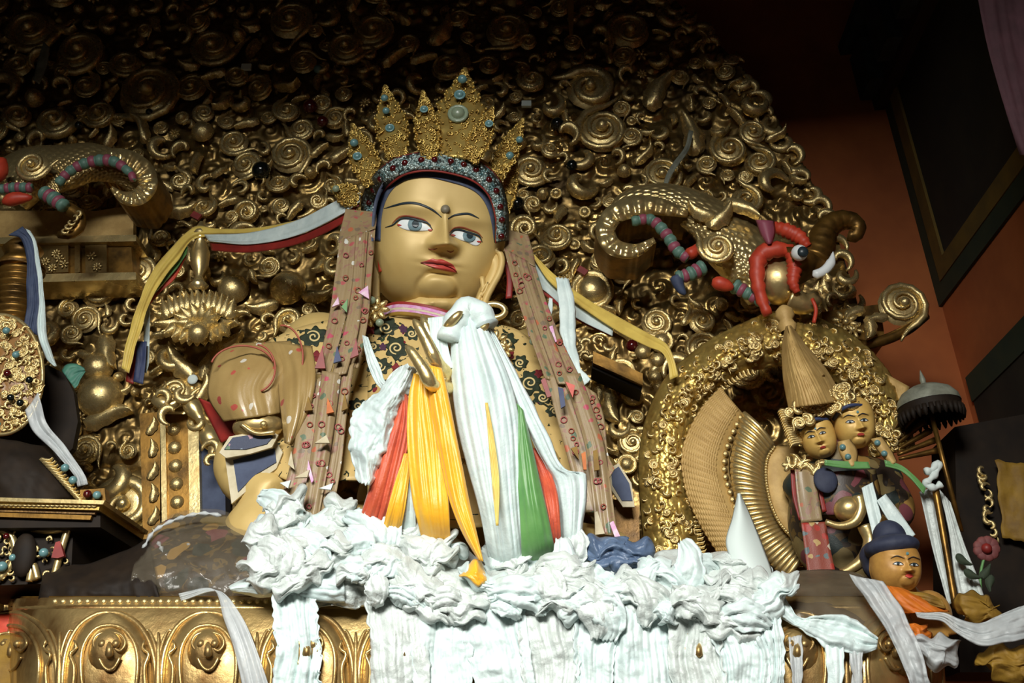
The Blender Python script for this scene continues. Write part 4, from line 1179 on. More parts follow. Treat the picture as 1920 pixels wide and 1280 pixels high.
streamer('faded tan brocade streamer hanging left of the golden face', [
    ([(648, 392), (640, 425), (633, 455)], [(706, 398), (706, 415), (704, 428)], 4.42, 4.36, 'broc_tan'),
    ([(637, 450), (625, 540), (612, 620), (590, 700)], [(668, 440), (660, 540), (642, 620), (618, 705)], 4.36, 4.2, 'broc_tan'),
    ([(668, 440), (660, 540), (645, 620), (622, 706)], [(690, 432), (682, 540), (672, 620), (650, 700)], 4.34, 4.17, 'broc_tan'),
    ([(690, 432), (680, 520), (676, 600), (652, 690)], [(704, 428), (697, 520), (690, 600), (672, 690)], 4.37, 4.2, 'broc_tan'),
    ([(572, 730), (558, 800), (545, 870), (520, 960)], [(608, 700), (598, 790), (584, 870), (568, 965)], 4.2, 4.12, 'broc_tan'),
    ([(604, 695), (592, 790), (580, 870), (564, 968)], [(640, 700), (628, 790), (616, 870), (598, 970)], 4.17, 4.09, 'broc_tan'),
    ([(634, 700), (624, 790), (612, 870), (594, 960)], [(664, 680), (650, 780), (640, 870), (624, 962)], 4.19, 4.11, 'broc_tan'),
], [([(590, 690), (604, 650), (610, 690)], 4.16, 'red'), ([(625, 680), (632, 648), (640, 676)], 4.13, 'navy'), ([(656, 672), (668, 634), (672, 665)], 4.15, 'red'),
    ([(570, 770), (578, 742), (586, 768)], 4.14, 'ochre_cloth'), ([(612, 775), (614, 745), (626, 772)], 4.11, 'robe_orange'), ([(640, 770), (646, 735), (652, 765)], 4.13, 'ochre_cloth'),
    ([(540, 870), (546, 845), (552, 880)], 4.1, 'cream_trim'), ([(576, 880), (578, 862), (588, 900), (584, 905)], 4.08, 'pink'), ([(590, 830), (612, 815), (618, 830)], 4.06, 'cream_trim'),
    ([(552, 895), (580, 880), (576, 894)], 4.07, 'cream_trim'), ([(525, 905), (545, 900), (540, 915)], 4.08, 'card'), ([(598, 915), (625, 905), (620, 918)], 4.06, 'card'),
    ([(672, 548), (690, 535), (692, 560)], 4.26, 'pink'), ([(640, 575), (652, 560), (650, 585)], 4.22, 'green'), ([(622, 575), (634, 556), (636, 570)], 4.24, 'pink')])
streamer('faded tan brocade streamer hanging right of the golden face', [
    ([(946, 430), (948, 450), (944, 470)], [(990, 440), (1000, 475), (1004, 500)], 4.5, 4.44, 'broc_tan'),
    ([(945, 465), (965, 540), (990, 620), (1022, 710)], [(968, 478), (990, 550), (1016, 630), (1048, 715)], 4.44, 4.25, 'broc_tan'),
    ([(966, 478), (988, 550), (1014, 630), (1046, 720)], [(990, 490), (1012, 560), (1040, 640), (1072, 720)], 4.42, 4.22, 'broc_tan'),
    ([(988, 490), (1010, 560), (1038, 640), (1068, 715)], [(1003, 498), (1026, 570), (1054, 640), (1084, 700)], 4.45, 4.26, 'broc_tan'),
    ([(1022, 705), (1040, 770), (1062, 850), (1092, 960)], [(1056, 700), (1080, 770), (1104, 850), (1130, 960)], 4.25, 4.17, 'broc_tan'),
    ([(1052, 700), (1078, 770), (1100, 850), (1118, 1000)], [(1088, 700), (1112, 770), (1134, 840), (1158, 1005)], 4.22, 4.14, 'broc_tan'),
    ([(1084, 715), (1108, 770), (1128, 850), (1140, 900)], [(1118, 738), (1132, 780), (1140, 850), (1152, 880)], 4.26, 4.16, 'broc_tan'),
], [([(1014, 712), (1022, 708), (1034, 742), (1026, 745)], 4.18, 'red'), ([(1046, 725), (1056, 728), (1060, 760), (1052, 765)], 4.15, 'navy'), ([(1060, 715), (1078, 722), (1074, 745)], 4.15, 'coral'),
    ([(1070, 840), (1082, 836), (1086, 862)], 4.13, 'ochre_cloth'), ([(1090, 850), (1098, 846), (1100, 880), (1094, 880)], 4.1, 'robe_orange'), ([(1112, 845), (1120, 842), (1124, 880), (1114, 882)], 4.1, 'ochre_cloth'),
    ([(986, 605), (992, 600), (1000, 628), (992, 630)], 4.33, 'pink'), ([(1030, 612), (1036, 610), (1044, 640), (1038, 642)], 4.3, 'pink'), ([(1143, 980), (1150, 976), (1166, 1012), (1154, 1010)], 4.08, 'pink'),
    ([(1115, 960), (1120, 958), (1134, 1000), (1116, 1002)], 4.1, 'cream_trim')])

# red ties beside the right ear
sheet('red_tie', [(944, 490), (950, 520), (948, 560)], [(953, 490), (962, 520), (960, 558)], M['red'], None, Y=4.52, nu=4, nv=12, label='narrow red tie hanging behind the long right ear', cat='ribbon')

# ================================================================ ribbons flying from the crown
Yr = 4.55
sheet('white_ribbon', [(676, 360, 4.42), (640, 372, 4.5), (560, 412, 4.75), (470, 436, 4.95), (383, 440, 5.1)], [(674, 378, 4.42), (640, 402, 4.48), (560, 440, 4.73), (470, 458, 4.93), (392, 452, 5.1)],
      M['white'], None, nu=12, nv=60, folds=0.012, nf=2, seed=2, label='white silk ribbon stretched from the crown to the left', cat='ribbon')
sheet('red_ribbon', [(674, 380, 4.44), (640, 404, 4.5), (560, 441, 4.75), (470, 458, 4.95), (393, 454, 5.12)], [(672, 386, 4.44), (640, 420, 4.5), (560, 457, 4.75), (470, 473, 4.95), (397, 470, 5.12)],
      M['red'], None, nu=6, nv=50, folds=0.004, nf=1, seed=3, label='dark red silk ribbon under the white one left of the crown', cat='ribbon')
sheet('yellow_ribbon', [(660, 376, 4.55), (560, 412, 4.85), (470, 428, 5.05), (400, 428, 5.15), (365, 425, 5.16), (330, 455, 5.12), (285, 510, 5.08), (262, 560, 5.05), (246, 610, 5.03), (232, 660, 5.02), (228, 690, 5.02)],
      [(655, 384, 4.55), (560, 424, 4.85), (470, 440, 5.05), (400, 442, 5.15), (362, 450, 5.16), (335, 485, 5.12), (295, 540, 5.08), (276, 580, 5.05), (264, 620, 5.03), (252, 660, 5.02), (242, 700, 5.02)],
      M['pale_yellow'], None, nu=12, nv=80, folds=0.012, nf=2, seed=5, ragged=2, label='pale yellow ribbon tied up and falling with frayed end at left', cat='ribbon')
sheet('green_ribbon', [(352, 462, 5.16), (320, 490, 5.14), (292, 525, 5.12), (274, 556, 5.1)], [(350, 476, 5.16), (330, 505, 5.14), (300, 538, 5.12), (278, 562, 5.1)], M['green'], None, nu=8, nv=30, folds=0.006, nf=1,
      label='green ribbon fold beside the falling yellow ribbon', cat='ribbon')
sheet('red_ribbon', [(350, 478, 5.18), (328, 508, 5.16), (300, 540, 5.14), (278, 565, 5.12)], [(346, 488, 5.18), (328, 522, 5.16), (300, 548, 5.14), (280, 572, 5.12)], M['coral'], None, nu=6, nv=30, folds=0.004, nf=1,
      label='thin red ribbon edge under the green ribbon fold', cat='ribbon')
for m, xs_, lab in (('navy', (252, 272), 'navy blue ribbon end hanging under the pale yellow ribbon'), ('red', (238, 254), 'dark red ribbon end hanging under the pale yellow ribbon'),
                    ('white', (266, 278), 'white ribbon end hanging behind the navy ribbon end')):
    y0 = {'navy': 640, 'red': 640, 'white': 565}[m]
    sheet(m.replace('navy', 'blue') + '_ribbon', [(xs_[0] + 5, y0), (xs_[0] + 2, 680), (xs_[0] - 2, 715 if m != 'white' else 690)], [(xs_[1] + 3, y0), (xs_[1] + 1, 680), (xs_[1] - 4, 720 if m != 'white' else 700)], M[m], None,
          Y={'navy': 5.08, 'red': 5.1, 'white': 5.13}[m], nu=8, nv=20, folds=0.01, nf=2, label=lab, cat='ribbon')
sheet('yellow_ribbon', [(1000, 475, 4.5), (1040, 515, 4.55), (1100, 560, 4.62), (1170, 600, 4.7), (1225, 630, 4.75), (1250, 645, 4.77), (1262, 668, 4.78), (1272, 705, 4.78)],
      [(1002, 486, 4.5), (1030, 528, 4.55), (1085, 572, 4.62), (1160, 622, 4.7), (1215, 650, 4.75), (1240, 660, 4.77), (1252, 680, 4.78), (1256, 712, 4.78)],
      M['pale_yellow'], None, nu=10, nv=60, folds=0.008, nf=1.5, seed=8, label='pale yellow ribbon stretched from the crown down to the right', cat='ribbon')
sheet('white_ribbon', [(996, 475, 4.52), (1030, 520, 4.57), (1080, 570, 4.64), (1150, 612, 4.71)], [(1000, 530, 4.52), (1030, 552, 4.57), (1075, 592, 4.64), (1148, 630, 4.71)], M['white'], None, nu=10, nv=40, folds=0.01, nf=1.5, seed=9,
      label='white ribbon under the yellow one right of the crown', cat='ribbon')
sheet('red_ribbon', [(1004, 532, 4.55), (1040, 560, 4.59), (1080, 585, 4.66), (1150, 622, 4.73)], [(1006, 540, 4.55), (1040, 568, 4.59), (1082, 600, 4.66), (1142, 630, 4.73)], M['red'], None, nu=6, nv=40, folds=0.004, nf=1, seed=9,
      label='dark red ribbon under the white one right of the crown', cat='ribbon')
sheet('hanging_scarf', [(1042, 520, 4.42), (1048, 570, 4.4), (1052, 630, 4.38), (1066, 690, 4.34), (1080, 735, 4.32)], [(1065, 522, 4.42), (1078, 570, 4.4), (1080, 640, 4.38), (1090, 690, 4.34), (1108, 712, 4.32)], M['white'], None, nu=12, nv=50,
      folds=0.014, nf=2, seed=4, ragged=3, label='narrow white scarf hanging over the right flying ribbons', cat='scarf')
sheet('hanging_scarf', [(1030, 558, 4.5), (1026, 580, 4.5), (1026, 600, 4.5)], [(1036, 560, 4.5), (1036, 580, 4.5), (1032, 596, 4.5)], M['white'], None, nu=6, nv=16, folds=0.004, nf=1, seed=4,
      label='short white ribbon end under the right flying ribbons', cat='ribbon')

# ================================================================ brocade sleeve and pennants on the left arm
slv = thing('brocade_sleeve', 'puffed tan brocade sleeve with red circles over the left arm', 'sleeve', W(470, 820, 4.35))
sheet('puff', [(440, 645, 4.42), (410, 665, 4.36), (395, 700, 4.3), (392, 745, 4.28), (420, 790, 4.28)], [(545, 640, 4.4), (560, 680, 4.3), (530, 720, 4.26), (525, 750, 4.25), (525, 775, 4.26)], M['broc_sleeve'], slv, nu=40, nv=40,
      bow=0.08, folds=0.011, nf=2.5, seed=12, thick=0.008)
sheet('puff', [(500, 640, 4.36), (520, 690, 4.28), (524, 740, 4.22), (530, 790, 4.2), (535, 830, 4.2)], [(585, 650, 4.3), (592, 700, 4.2), (585, 750, 4.18), (565, 800, 4.18), (545, 835, 4.18)], M['broc_sleeve'], slv, nu=30, nv=40,
      bow=0.05, folds=0.01, nf=2, seed=13, thick=0.008)
def ring(cx, cy, rx, ry, Y, a0=0, a1=6.28, w=0.0045):
    a = np.linspace(a0, a1, 40)
    MB().tube(Wn(cx + rx * np.cos(a), cy + ry * np.sin(a), Y + 0 * a), w, 5).build('red_piping', M['piping'], slv)
ring(455, 690, 60, 42, 4.205, 3.4, 6.0); ring(530, 670, 38, 60, 4.2, 4.6, 7.6); ring(480, 690, 36, 44, 4.19, 4.8, 7.6)
gl = MB().ball(W(484, 800, 4.28), (0.11, 0.08, 0.06), 20, 12).build('armlet', M['gold'], slv)
orn('boss', 494, 795, 4.2, 7, 0, gl, 1, name='stud')
MB().tube(smoothpath([(452, 795), (480, 812), (515, 810)], 16, 4.21), 0.01, 6).build('armlet_rim', M['gold'], gl)
sheet('lining', [(372, 745, 4.42), (385, 770, 4.42), (415, 830, 4.4)], [(430, 770, 4.36), (445, 790, 4.36), (440, 815, 4.36)], M['red'], slv, nu=10, nv=16, thick=0.006)


def pennant(label, poly, inner, Y, m, rim):
    t = thing('pennant', label, 'pennant', W(poly[2][0], poly[2][1], Y))
    MB().prism(WP(poly, Y), 0.012).build('border', M['cream_trim'], t, False)
    MB().prism(WP(inner, Y - 0.006), 0.012).build('panel', M[m], t, False)
    return t


pennant('blue triangular pennant with cream border under the left sleeve', [(422, 858), (520, 830), (530, 848), (518, 878), (480, 905), (434, 944)], [(437, 862), (515, 840), (518, 866), (478, 890), (446, 922)], 4.3, 'slate', 0)
pennant('flowered blue flap with cream border under the left armlet', [(411, 848), (430, 818), (500, 805), (522, 815), (510, 838), (470, 850), (424, 858)], [(420, 842), (436, 820), (500, 810), (512, 818), (500, 832), (460, 842)], 4.24, 'broc_blue', 0)
pennant('blue triangular pennant with cream border beside the right brocade streamer', [(1138, 880), (1160, 868), (1184, 905), (1190, 950), (1168, 950), (1142, 912)], [(1146, 884), (1160, 874), (1180, 906), (1186, 938), (1166, 938), (1148, 908)], 4.4, 'slate', 0)
sheet('red_lining_cloth', [(480, 905, 4.36), (485, 925, 4.36), (495, 950, 4.36)], [(540, 860, 4.34), (540, 900, 4.34), (535, 950, 4.34)], M['red'], None, nu=10, nv=16, folds=0.006, nf=1, label='dark red cloth showing behind the left blue pennant', cat='cloth')
MB().prism(WP([(1150, 935), (1198, 950), (1200, 1040), (1160, 1040)], 4.5), 0.2).build('throne_side_board', M['wood_gilt'], None, False, 'plain brown board behind the right blue pennant', 'board')

# ================================================================ offering scarves held by the raised hand
YS = 3.86
def scarf(label, A, B, m, Y=YS, name='offering_scarf', grp='offering scarves hung from the raised hand', tuck=0, **k):
    k.setdefault('nu', 30); k.setdefault('nv', 70); k.setdefault('folds', 0.018); k.setdefault('nf', 3)
    def ext(p):
        p = [(q[0], q[1], q[2] if len(q) > 2 else Y) for q in p]
        if tuck:
            (x0, y0, _), (x1, y1, z1) = p[-2], p[-1]
            d = math.hypot(x1 - x0, y1 - y0)
            p[-1] = (x1, y1, z1 + 0.06)
            p.append((x1 + (x1 - x0) / d * tuck, y1 + (y1 - y0) / d * tuck, z1 + 0.22))
        return p
    return sheet(name, ext(A), ext(B), M[m], None, label=label, cat='scarf', group=grp, **k)


scarf('broad white scarf falling in pleats from the hand to the heap', [(852, 588, 3.86), (846, 640, 3.84), (848, 720, 3.84), (858, 800, 3.85), (878, 880, 3.87), (900, 960, 3.9), (915, 1040, 3.92)],
      [(900, 590, 3.86), (925, 640, 3.83), (955, 710, 3.82), (972, 780, 3.83), (978, 860, 3.85), (980, 940, 3.88), (985, 1040, 3.9)], 'white', bow=0.05, nf=2.6, folds=0.022, nu=40, nv=80, seed=21, tuck=45)
scarf('white scarf falling at the far right of the held scarves', [(905, 600, 3.9), (940, 680, 3.88), (968, 760, 3.88), (1000, 830, 3.9), (1035, 900, 3.93), (1048, 960, 3.95), (1052, 1030, 3.96)],
      [(915, 604, 3.9), (958, 680, 3.88), (990, 740, 3.88), (1025, 810, 3.9), (1060, 880, 3.93), (1098, 890, 3.95), (1088, 1030, 3.97)], 'white', bow=0.03, nf=3, folds=0.016, seed=22, ragged=2, tuck=45)
MB().tube(smoothpath([(842, 640), (858, 600), (878, 580), (900, 590), (912, 612)], 24, 3.83), 0.052 + 0.004 * np.sin(np.arange(24) * 1.1), 14).build('scarf_knot', M['white'], None, True, 'bulky white scarf knot looped over the fingertips', 'scarf', 'offering scarves hung from the raised hand')
scarf('short white scarf end between the two golden fingers', [(802, 596), (803, 630), (808, 665), (818, 690)], [(842, 592), (838, 630), (842, 660), (850, 690)], 'white', Y=3.84, nf=2, folds=0.01, seed=23, nv=40)
scarf('marigold yellow scarf hanging straight from the lower finger', [(776, 700), (767, 740), (763, 800), (766, 870), (774, 940), (786, 990)], [(806, 706), (818, 760), (830, 830), (838, 900), (842, 960), (844, 1000)], 'yellow', Y=3.82, bow=0.025, nf=1.6, folds=0.014, seed=24, tuck=45)
scarf('long marigold yellow scarf slanting right from the finger', [(803, 684), (804, 730), (814, 800), (828, 870), (844, 940), (868, 1000), (898, 1050)], [(828, 690), (840, 740), (854, 810), (868, 880), (882, 950), (894, 1000), (906, 1052)], 'yellow', Y=3.785, bow=0.02, nf=1.2, folds=0.014, seed=25)
scarf('small marigold yellow scarf beside the vermilion scarf', [(758, 850), (742, 900), (728, 950), (718, 990)], [(768, 850), (766, 900), (760, 950), (752, 990)], 'yellow', Y=3.87, nf=2, folds=0.008, seed=26, nv=40, tuck=45)
scarf('vermilion scarf fanning out at the left of the held scarves', [(752, 735), (735, 780), (712, 840), (694, 910), (672, 980)], [(764, 740), (768, 790), (762, 850), (745, 920), (726, 985)], 'orange', Y=3.9, bow=0.02, nf=4.5, folds=0.012, seed=27, tuck=45)
scarf('narrow white scarf end between the yellow scarves', [(764, 870), (758, 930), (750, 990)], [(776, 870), (778, 930), (780, 995)], 'white', Y=3.9, nf=2, folds=0.008, seed=28, nv=40, tuck=45)
scarf('leaf green scarf hanging right of the broad white scarf', [(968, 755), (966, 820), (970, 890), (975, 960), (978, 1035)], [(982, 770), (996, 830), (1012, 900), (1026, 960), (1038, 1020)], 'green', Y=3.86, bow=0.03, nf=1.2, folds=0.014, seed=29, tuck=45)
scarf('vermilion scarf end hanging right of the green scarf', [(990, 840, 3.95), (1012, 895, 3.93), (1020, 930), (1030, 980), (1034, 1020)], [(1010, 840, 3.95), (1036, 895, 3.93), (1046, 930), (1050, 980), (1052, 1018)], 'orange', Y=3.88, nf=2.5, folds=0.008, seed=30, nv=40, tuck=45)
scarf('pale yellow scarf edge showing in the broad white scarf', [(910, 755), (916, 820), (922, 890), (930, 985)], [(914, 755), (926, 820), (936, 900), (934, 985)], 'pale_yellow', Y=3.765, nf=1, folds=0.006, seed=31, nv=40)
scarf('crumpled white scarf bunched at the left of the hand', [(748, 690), (700, 740), (668, 775), (656, 815), (664, 870), (672, 900)], [(785, 690), (768, 735), (748, 775), (736, 820), (715, 870), (690, 905)], 'white', Y=3.9, bow=0.05, nf=2, folds=0.012, crum=0.022, ragged=6, seed=32, nu=50, nv=70)
scarf('thin twisted white scarf on the chest left of the hand', [(680, 628), (684, 655), (692, 690), (706, 720), (720, 735)], [(690, 632), (700, 660), (712, 690), (722, 715), (735, 722)], 'white', Y=4.0, nf=1, folds=0.012, seed=33, nv=40, crum=0.006)
scarf('white scarf band under the crumpled one left of the hand', [(765, 680), (745, 690), (720, 720), (705, 750)], [(775, 700), (752, 715), (735, 735), (722, 760)], 'white', Y=3.92, nf=1, folds=0.01, seed=34, nv=40, crum=0.008)

# ================================================================ lotus pedestal
YP = 4.02
def pedY(px, py):
    px = np.asarray(px, float); v = np.clip((np.asarray(py, float) - 1126) / 290., 0, 1)
    e = np.clip((150 - px) / 130., 0, 1.1)
    f = np.clip((px - 1600) / 160., 0, 1.1)
    return YP + 0.55 * (1 - np.sqrt(np.clip(1.0 - np.minimum(e, 1)**2, 0, 1))) + 0.55 * (1 - np.sqrt(np.clip(1.0 - np.minimum(f, 1)**2, 0, 1))) - 0.10 * np.sin(np.pi * np.clip(v, 0, 1))**0.7
def PP(px, py, out=0.): return Wn(px, py, pedY(px, py) - out)
ped = thing('lotus_pedestal', 'gilt lotus pedestal with embossed petals under the scarf heap', 'pedestal', W(850, 1430, 4.5))
gx, gy = np.meshgrid(np.linspace(20, 1762, 180), np.linspace(1122, 1430, 36))
pedg = PP(gx, gy); zt_alt = float(pedg[-1, :, 2].min()); pedg[-1, :, 2] = zt_alt
MB().grid(pedg).build('front', M['gold_ped'], ped, solid=0.02)
top = PP(np.linspace(20, 1762, 180), 1122 + 0 * np.linspace(20, 1762, 180)); bk = top.copy(); bk[:, 1] = np.maximum(top[:, 1], 5.3); bk[:, 2] = top[:, 2]
MB().grid(np.stack([top, bk], 0)).build('top', M['gold_dark'], ped, solid=0.02)
BEAD = MB().ball((0, 0, 0), 1, 10, 7).mesh('bead', M['gold'])
for k in range(66):
    x = 104 + 15.2 * k
    if 700 < x: break
    link('bead', BEAD, ped, PP(x, 1128, 0.012), None, (0.0125,) * 3)
MB().tube([tuple(q) for q in PP(np.linspace(24, 1758, 120), 1140 + 0 * np.linspace(24, 1758, 120), 0.002)], 0.012, 8).build('rim_moulding', M['gold_ped'], ped)


def petal(x):
    a = [(x - 90, 1420), (x - 88, 1300), (x - 82, 1225), (x - 58, 1175), (x - 25, 1152), (x, 1148)]
    b = [(x + 90, 1420), (x + 88, 1300), (x + 82, 1225), (x + 58, 1175), (x + 25, 1152), (x + 1, 1148)]
    A, B = resample(a, 30), resample(b, 30)
    u = np.linspace(0, 1, 15)
    P = A[:, None] * (1 - u)[None, :, None] + B[:, None] * u[None, :, None]
    U = np.broadcast_to(u, P.shape[:2])
    p = MB().grid(PP(P[..., 0], P[..., 1], 0.008 + 0.05 * np.clip(1 - (2 * U - 1)**4, 0, 1))).build('petal', M['gold_ped'], ped)
    outl = np.vstack([A, B[::-1]])
    MB().tube(PP(outl[:, 0], outl[:, 1], 0.02), 0.011, 6).build('petal_rim', M['gold_ped'], p)
    h = resample([(x - 40, 1330), (x - 52, 1270), (x - 50, 1215), (x - 28, 1180), (x, 1172), (x + 28, 1180), (x + 50, 1215), (x + 52, 1270), (x + 40, 1330)], 40)
    MB().tube(PP(h[:, 0], h[:, 1], 0.06), 0.008, 6).build('inner_rim', M['gold_ped'], p)
    q = PP(np.array(x), np.array(1222.), 0.03)
    MB().ball(q, (0.075, 0.06, 0.085), 18, 12).build('mask', M['gold_ped'], p)
    for sg in (-1, 1):
        MB().ball(PP(np.array(x + sg * 13.), np.array(1207.), 0.085), 0.016, 10, 8).build('mask_eye', M['gold_ped'], p)
        c = resample([(x, 1185), (x + sg * 22, 1190), (x + sg * 30, 1206), (x + sg * 20, 1220), (x + sg * 8, 1214)], 18)
        MB().tube(PP(c[:, 0], c[:, 1], 0.08), 0.006, 6).build('mask_brow', M['gold_ped'], p)
        g = resample([(x + sg * 70, 1310), (x + sg * 66, 1250), (x + sg * 74, 1225), (x + sg * 62, 1215), (x + sg * 66, 1200)], 18)
        MB().tube(PP(g[:, 0], g[:, 1], 0.055), np.linspace(0.012, 0.004, 18), 6).build('tendril', M['gold_ped'], p)
    MB().tube([PP(np.array(x), np.array(float(y)), o) for y, o in ((1205, .085), (1215, .1), (1226, .1), (1232, .08))], (0.008, 0.013, 0.016, 0.008), 8).build('mask_beak', M['gold_ped'], p)
    c = resample([(x - 20, 1232), (x - 10, 1250), (x, 1256), (x + 10, 1250), (x + 20, 1232)], 16)
    MB().tube(PP(c[:, 0], c[:, 1], 0.075), 0.006, 6).build('mask_mouth', M['gold_ped'], p)


for x in (20, 205, 390, 575, 760, 1310, 1495, 1680): petal(x)
for x in (112, 297, 482, 667, 1402, 1587):
    c = resample([(x, 1290), (x, 1230), (x, 1185)], 12)
    MB().tube(PP(c[:, 0], c[:, 1], 0.02), np.linspace(0.02, 0.004, 12), 6).build('spandrel_leaf', M['gold_ped'], ped)
    for sg in (-1, 1):
        c = resample([(x, 1240), (x + sg * 8, 1205), (x + sg * 20, 1180), (x + sg * 28, 1186)], 12)
        MB().tube(PP(c[:, 0], c[:, 1], 0.015), np.linspace(0.012, 0.004, 12), 6).build('spandrel_leaf', M['gold_ped'], ped)
alt = thing('altar', 'dark lacquered altar block carrying the gilt lotus pedestal', 'altar', (0.0, 4.7, 0))
x0, x1 = W(-120, 1420, 4.2).x, W(1980, 1420, 4.2).x
MB().box(((x0 + x1) / 2, 4.75, zt_alt / 2 - 0.02), ((x1 - x0) / 2, 0.8, zt_alt / 2 - 0.02)).build('block', M['brown_dark'], alt, False)
MB().box(((x0 + x1) / 2, 4.73, zt_alt - 0.03), ((x1 - x0) / 2 + 0.03, 0.83, 0.03)).build('top_slab', M['wood_gilt'], alt, False)

# ================================================================ heap of white scarves
top_e = [(468, 985), (500, 962), (540, 950), (600, 958), (660, 952), (700, 970), (770, 985), (830, 1002), (890, 1040), (960, 1044), (1040, 1022), (1090, 1015), (1150, 1075), (1200, 1045), (1290, 1030), (1380, 1040), (1440, 1070), (1462, 1120)]
bot_e = [(478, 1060), (500, 1100), (540, 1128), (600, 1135), (690, 1140), (760, 1150), (850, 1160), (930, 1165), (1010, 1170), (1090, 1170), (1170, 1175), (1250, 1180), (1320, 1185), (1380, 1190), (1430, 1190), (1450, 1180), (1460, 1160), (1466, 1130)]
sheet('scarf_heap', [(x, y, 4.12) for x, y in top_e], [(x, y, 3.9) for x, y in bot_e], M['white_creamy'], None, nu=70, nv=230, bow=0.14, crum=0.03, cscale=1.2, seed=40,
      label='great tangled heap of creamy white scarves across the pedestal', cat='scarf heap', kind='stuff')
rs = random.Random(23)
tb_, bb_ = resample(top_e, 100), resample(bot_e, 100)


def crumple(cx, cy, w, h, Y, ang, seed, m, label, grp, cat='scarf', amp=0.03, name='crumpled_scarf', res=36, cs=1.8):
    u = np.linspace(-1, 1, res)
    U, V = np.meshgrid(u, u)
    R = np.maximum(np.abs(U), np.abs(V)); 
    ca, sa = math.cos(ang), math.sin(ang)
    k = 1 - 0.22 * (U * V)**2
    x = cx + (U * w * ca - V * h * sa) * k / 2; y = cy + (U * w * sa + V * h * ca) * k / 2
    t = np.zeros_like(x); a = 1.
    for o in range(5):
        t += a * (0.5 - 1.5 * np.abs(pn((x * ca + y * sa) / 62. * 2**o, (y * ca - x * sa) / 26. * 2**o, seed + o * 13))); a *= 0.55
    e = 0.06
    x = x + 16 * pn(x / 30., y / 30., seed + 70) * (0.4 + R); y = y + 14 * pn(x / 30., y / 30., seed + 80) * (0.4 + R)
    yy = Y - amp * t * 0.75 + e * R**4
    return MB().grid(Wn(x, y, yy)).build(name, M[m], None, True, label, cat, grp, solid=0.003)


for k in range(40):
    j = rs.randrange(3, 97); v = rs.uniform(0.02, 0.97)
    cx, cy = tb_[j] * (1 - v) + bb_[j] * v
    Yc = 4.08 * (1 - v) + 3.88 * v - 0.14 * (1 - (2 * v - 1)**2) - 0.05
    crumple(cx, cy, rs.uniform(60, 130), rs.uniform(34, 70), Yc, rs.uniform(-0.9, 0.6), 100 + k, rs.choice(('white', 'white_creamy', 'white_creamy')),
            'crumpled white scarf lying in the heap on the pedestal', 'crumpled scarves in the white heap')
for k in range(36):
    j = rs.randrange(4, 96); v = rs.uniform(0.05, 0.8)
    cx, cy = tb_[j] * (1 - v) + bb_[j] * v
    Yc = 4.08 * (1 - v) + 3.88 * v - 0.14 * (1 - (2 * v - 1)**2) - 0.045
    L = rs.uniform(60, 130); a = rs.choice((rs.uniform(-0.3, 0.7), rs.uniform(0.9, 1.9)))
    pts = [(cx + (t - .5) * L * math.cos(a + (t - .5) * .8), cy + (t - .5) * L * math.sin(a + (t - .5) * .8), Yc + 0.05 * (2 * t - 1)**2) for t in (0, .25, .5, .75, 1)]
    A, B = band(pts, np.array((8, 18, 22, 18, 8)) * rs.uniform(.8, 1.5))
    sheet('twisted_scarf', A, B, M[rs.choice(('white', 'white_creamy'))], None, nu=22, nv=36, bow=0.012, folds=0.014, nf=2.6, crum=0.012, cscale=1.3, seed=500 + k, ragged=5, label='twisted white scarf strand lying across the heap', cat='scarf', group='twisted scarves in the white heap')
crumple(530, 1000, 110, 80, 3.98, 0.3, 301, 'white', 'crumpled white scarf at the left end of the heap', None)
crumple(640, 985, 120, 50, 4.0, 0.1, 302, 'white', 'frayed white scarf topping the heap under the left brocade streamer', None)
crumple(1160, 1040, 130, 70, 3.93, 0.1, 303, 'blue', 'crumpled slate blue scarf lying on the white heap', None, amp=0.035, res=40)

crumple(893, 1080, 44, 34, 3.79, 1.1, 305, 'yellow', 'small crumpled end of marigold scarf poking out of the white heap', None, amp=0.02, name='scarf_end')

# scarves draped down over the pedestal
dr = [(508, 588, 1095, 512, 600, 41, 'ragged white scarf draped over the pedestal left of the bare petal'), (690, 800, 1110, 690, 800, 42, 'white scarf draped over the pedestal right of the bare petal'),
      (770, 890, 1120, 775, 885, 43, 'white scarf draped under the marigold scarf end'), (860, 990, 1125, 890, 1000, 44, 'white scarf draped just right of the marigold scarf end'),
      (970, 1080, 1130, 985, 1090, 45, 'white scarf draped under the left part of the blue scarf'), (1070, 1160, 1130, 1080, 1148, 46, 'white scarf draped under the blue scarf'),
      (1150, 1270, 1130, 1158, 1275, 47, 'broad white scarf draped right of the blue scarf'), (1250, 1350, 1130, 1262, 1365, 48, 'white scarf draped in the right half of the heap'),
      (1320, 1420, 1120, 1350, 1440, 49, 'white scarf draped below the white paper cone'), (1380, 1455, 1100, 1425, 1470, 50, 'white scarf draped at the right end of the heap')]
for (a0, a1, y0, b0, b1, sd, lab) in dr:
    sheet('draped_scarf', [(a0 + 8, y0 - 40, 4.0), (a0, y0, 3.88), (a0 + (b0 - a0) * .3, y0 + 60, 3.84), (b0, y0 + 150, 3.83), (b0 + 4, 1340, 3.85)], [(a1 - 8, y0 - 40, 4.0), (a1, y0, 3.88), (a1 + (b1 - a1) * .3, y0 + 60, 3.84), (b1, y0 + 150, 3.83), (b1 - 6, 1340, 3.85)],
          M['white' if sd % 3 else 'white_creamy'], None, nu=50, nv=90, folds=0.026, nf=2.2, crum=0.016, cscale=.55, sway=10, ragged=4 if sd != 41 else 9, seed=sd, label=lab, cat='scarf', group='scarves draped over the pedestal')
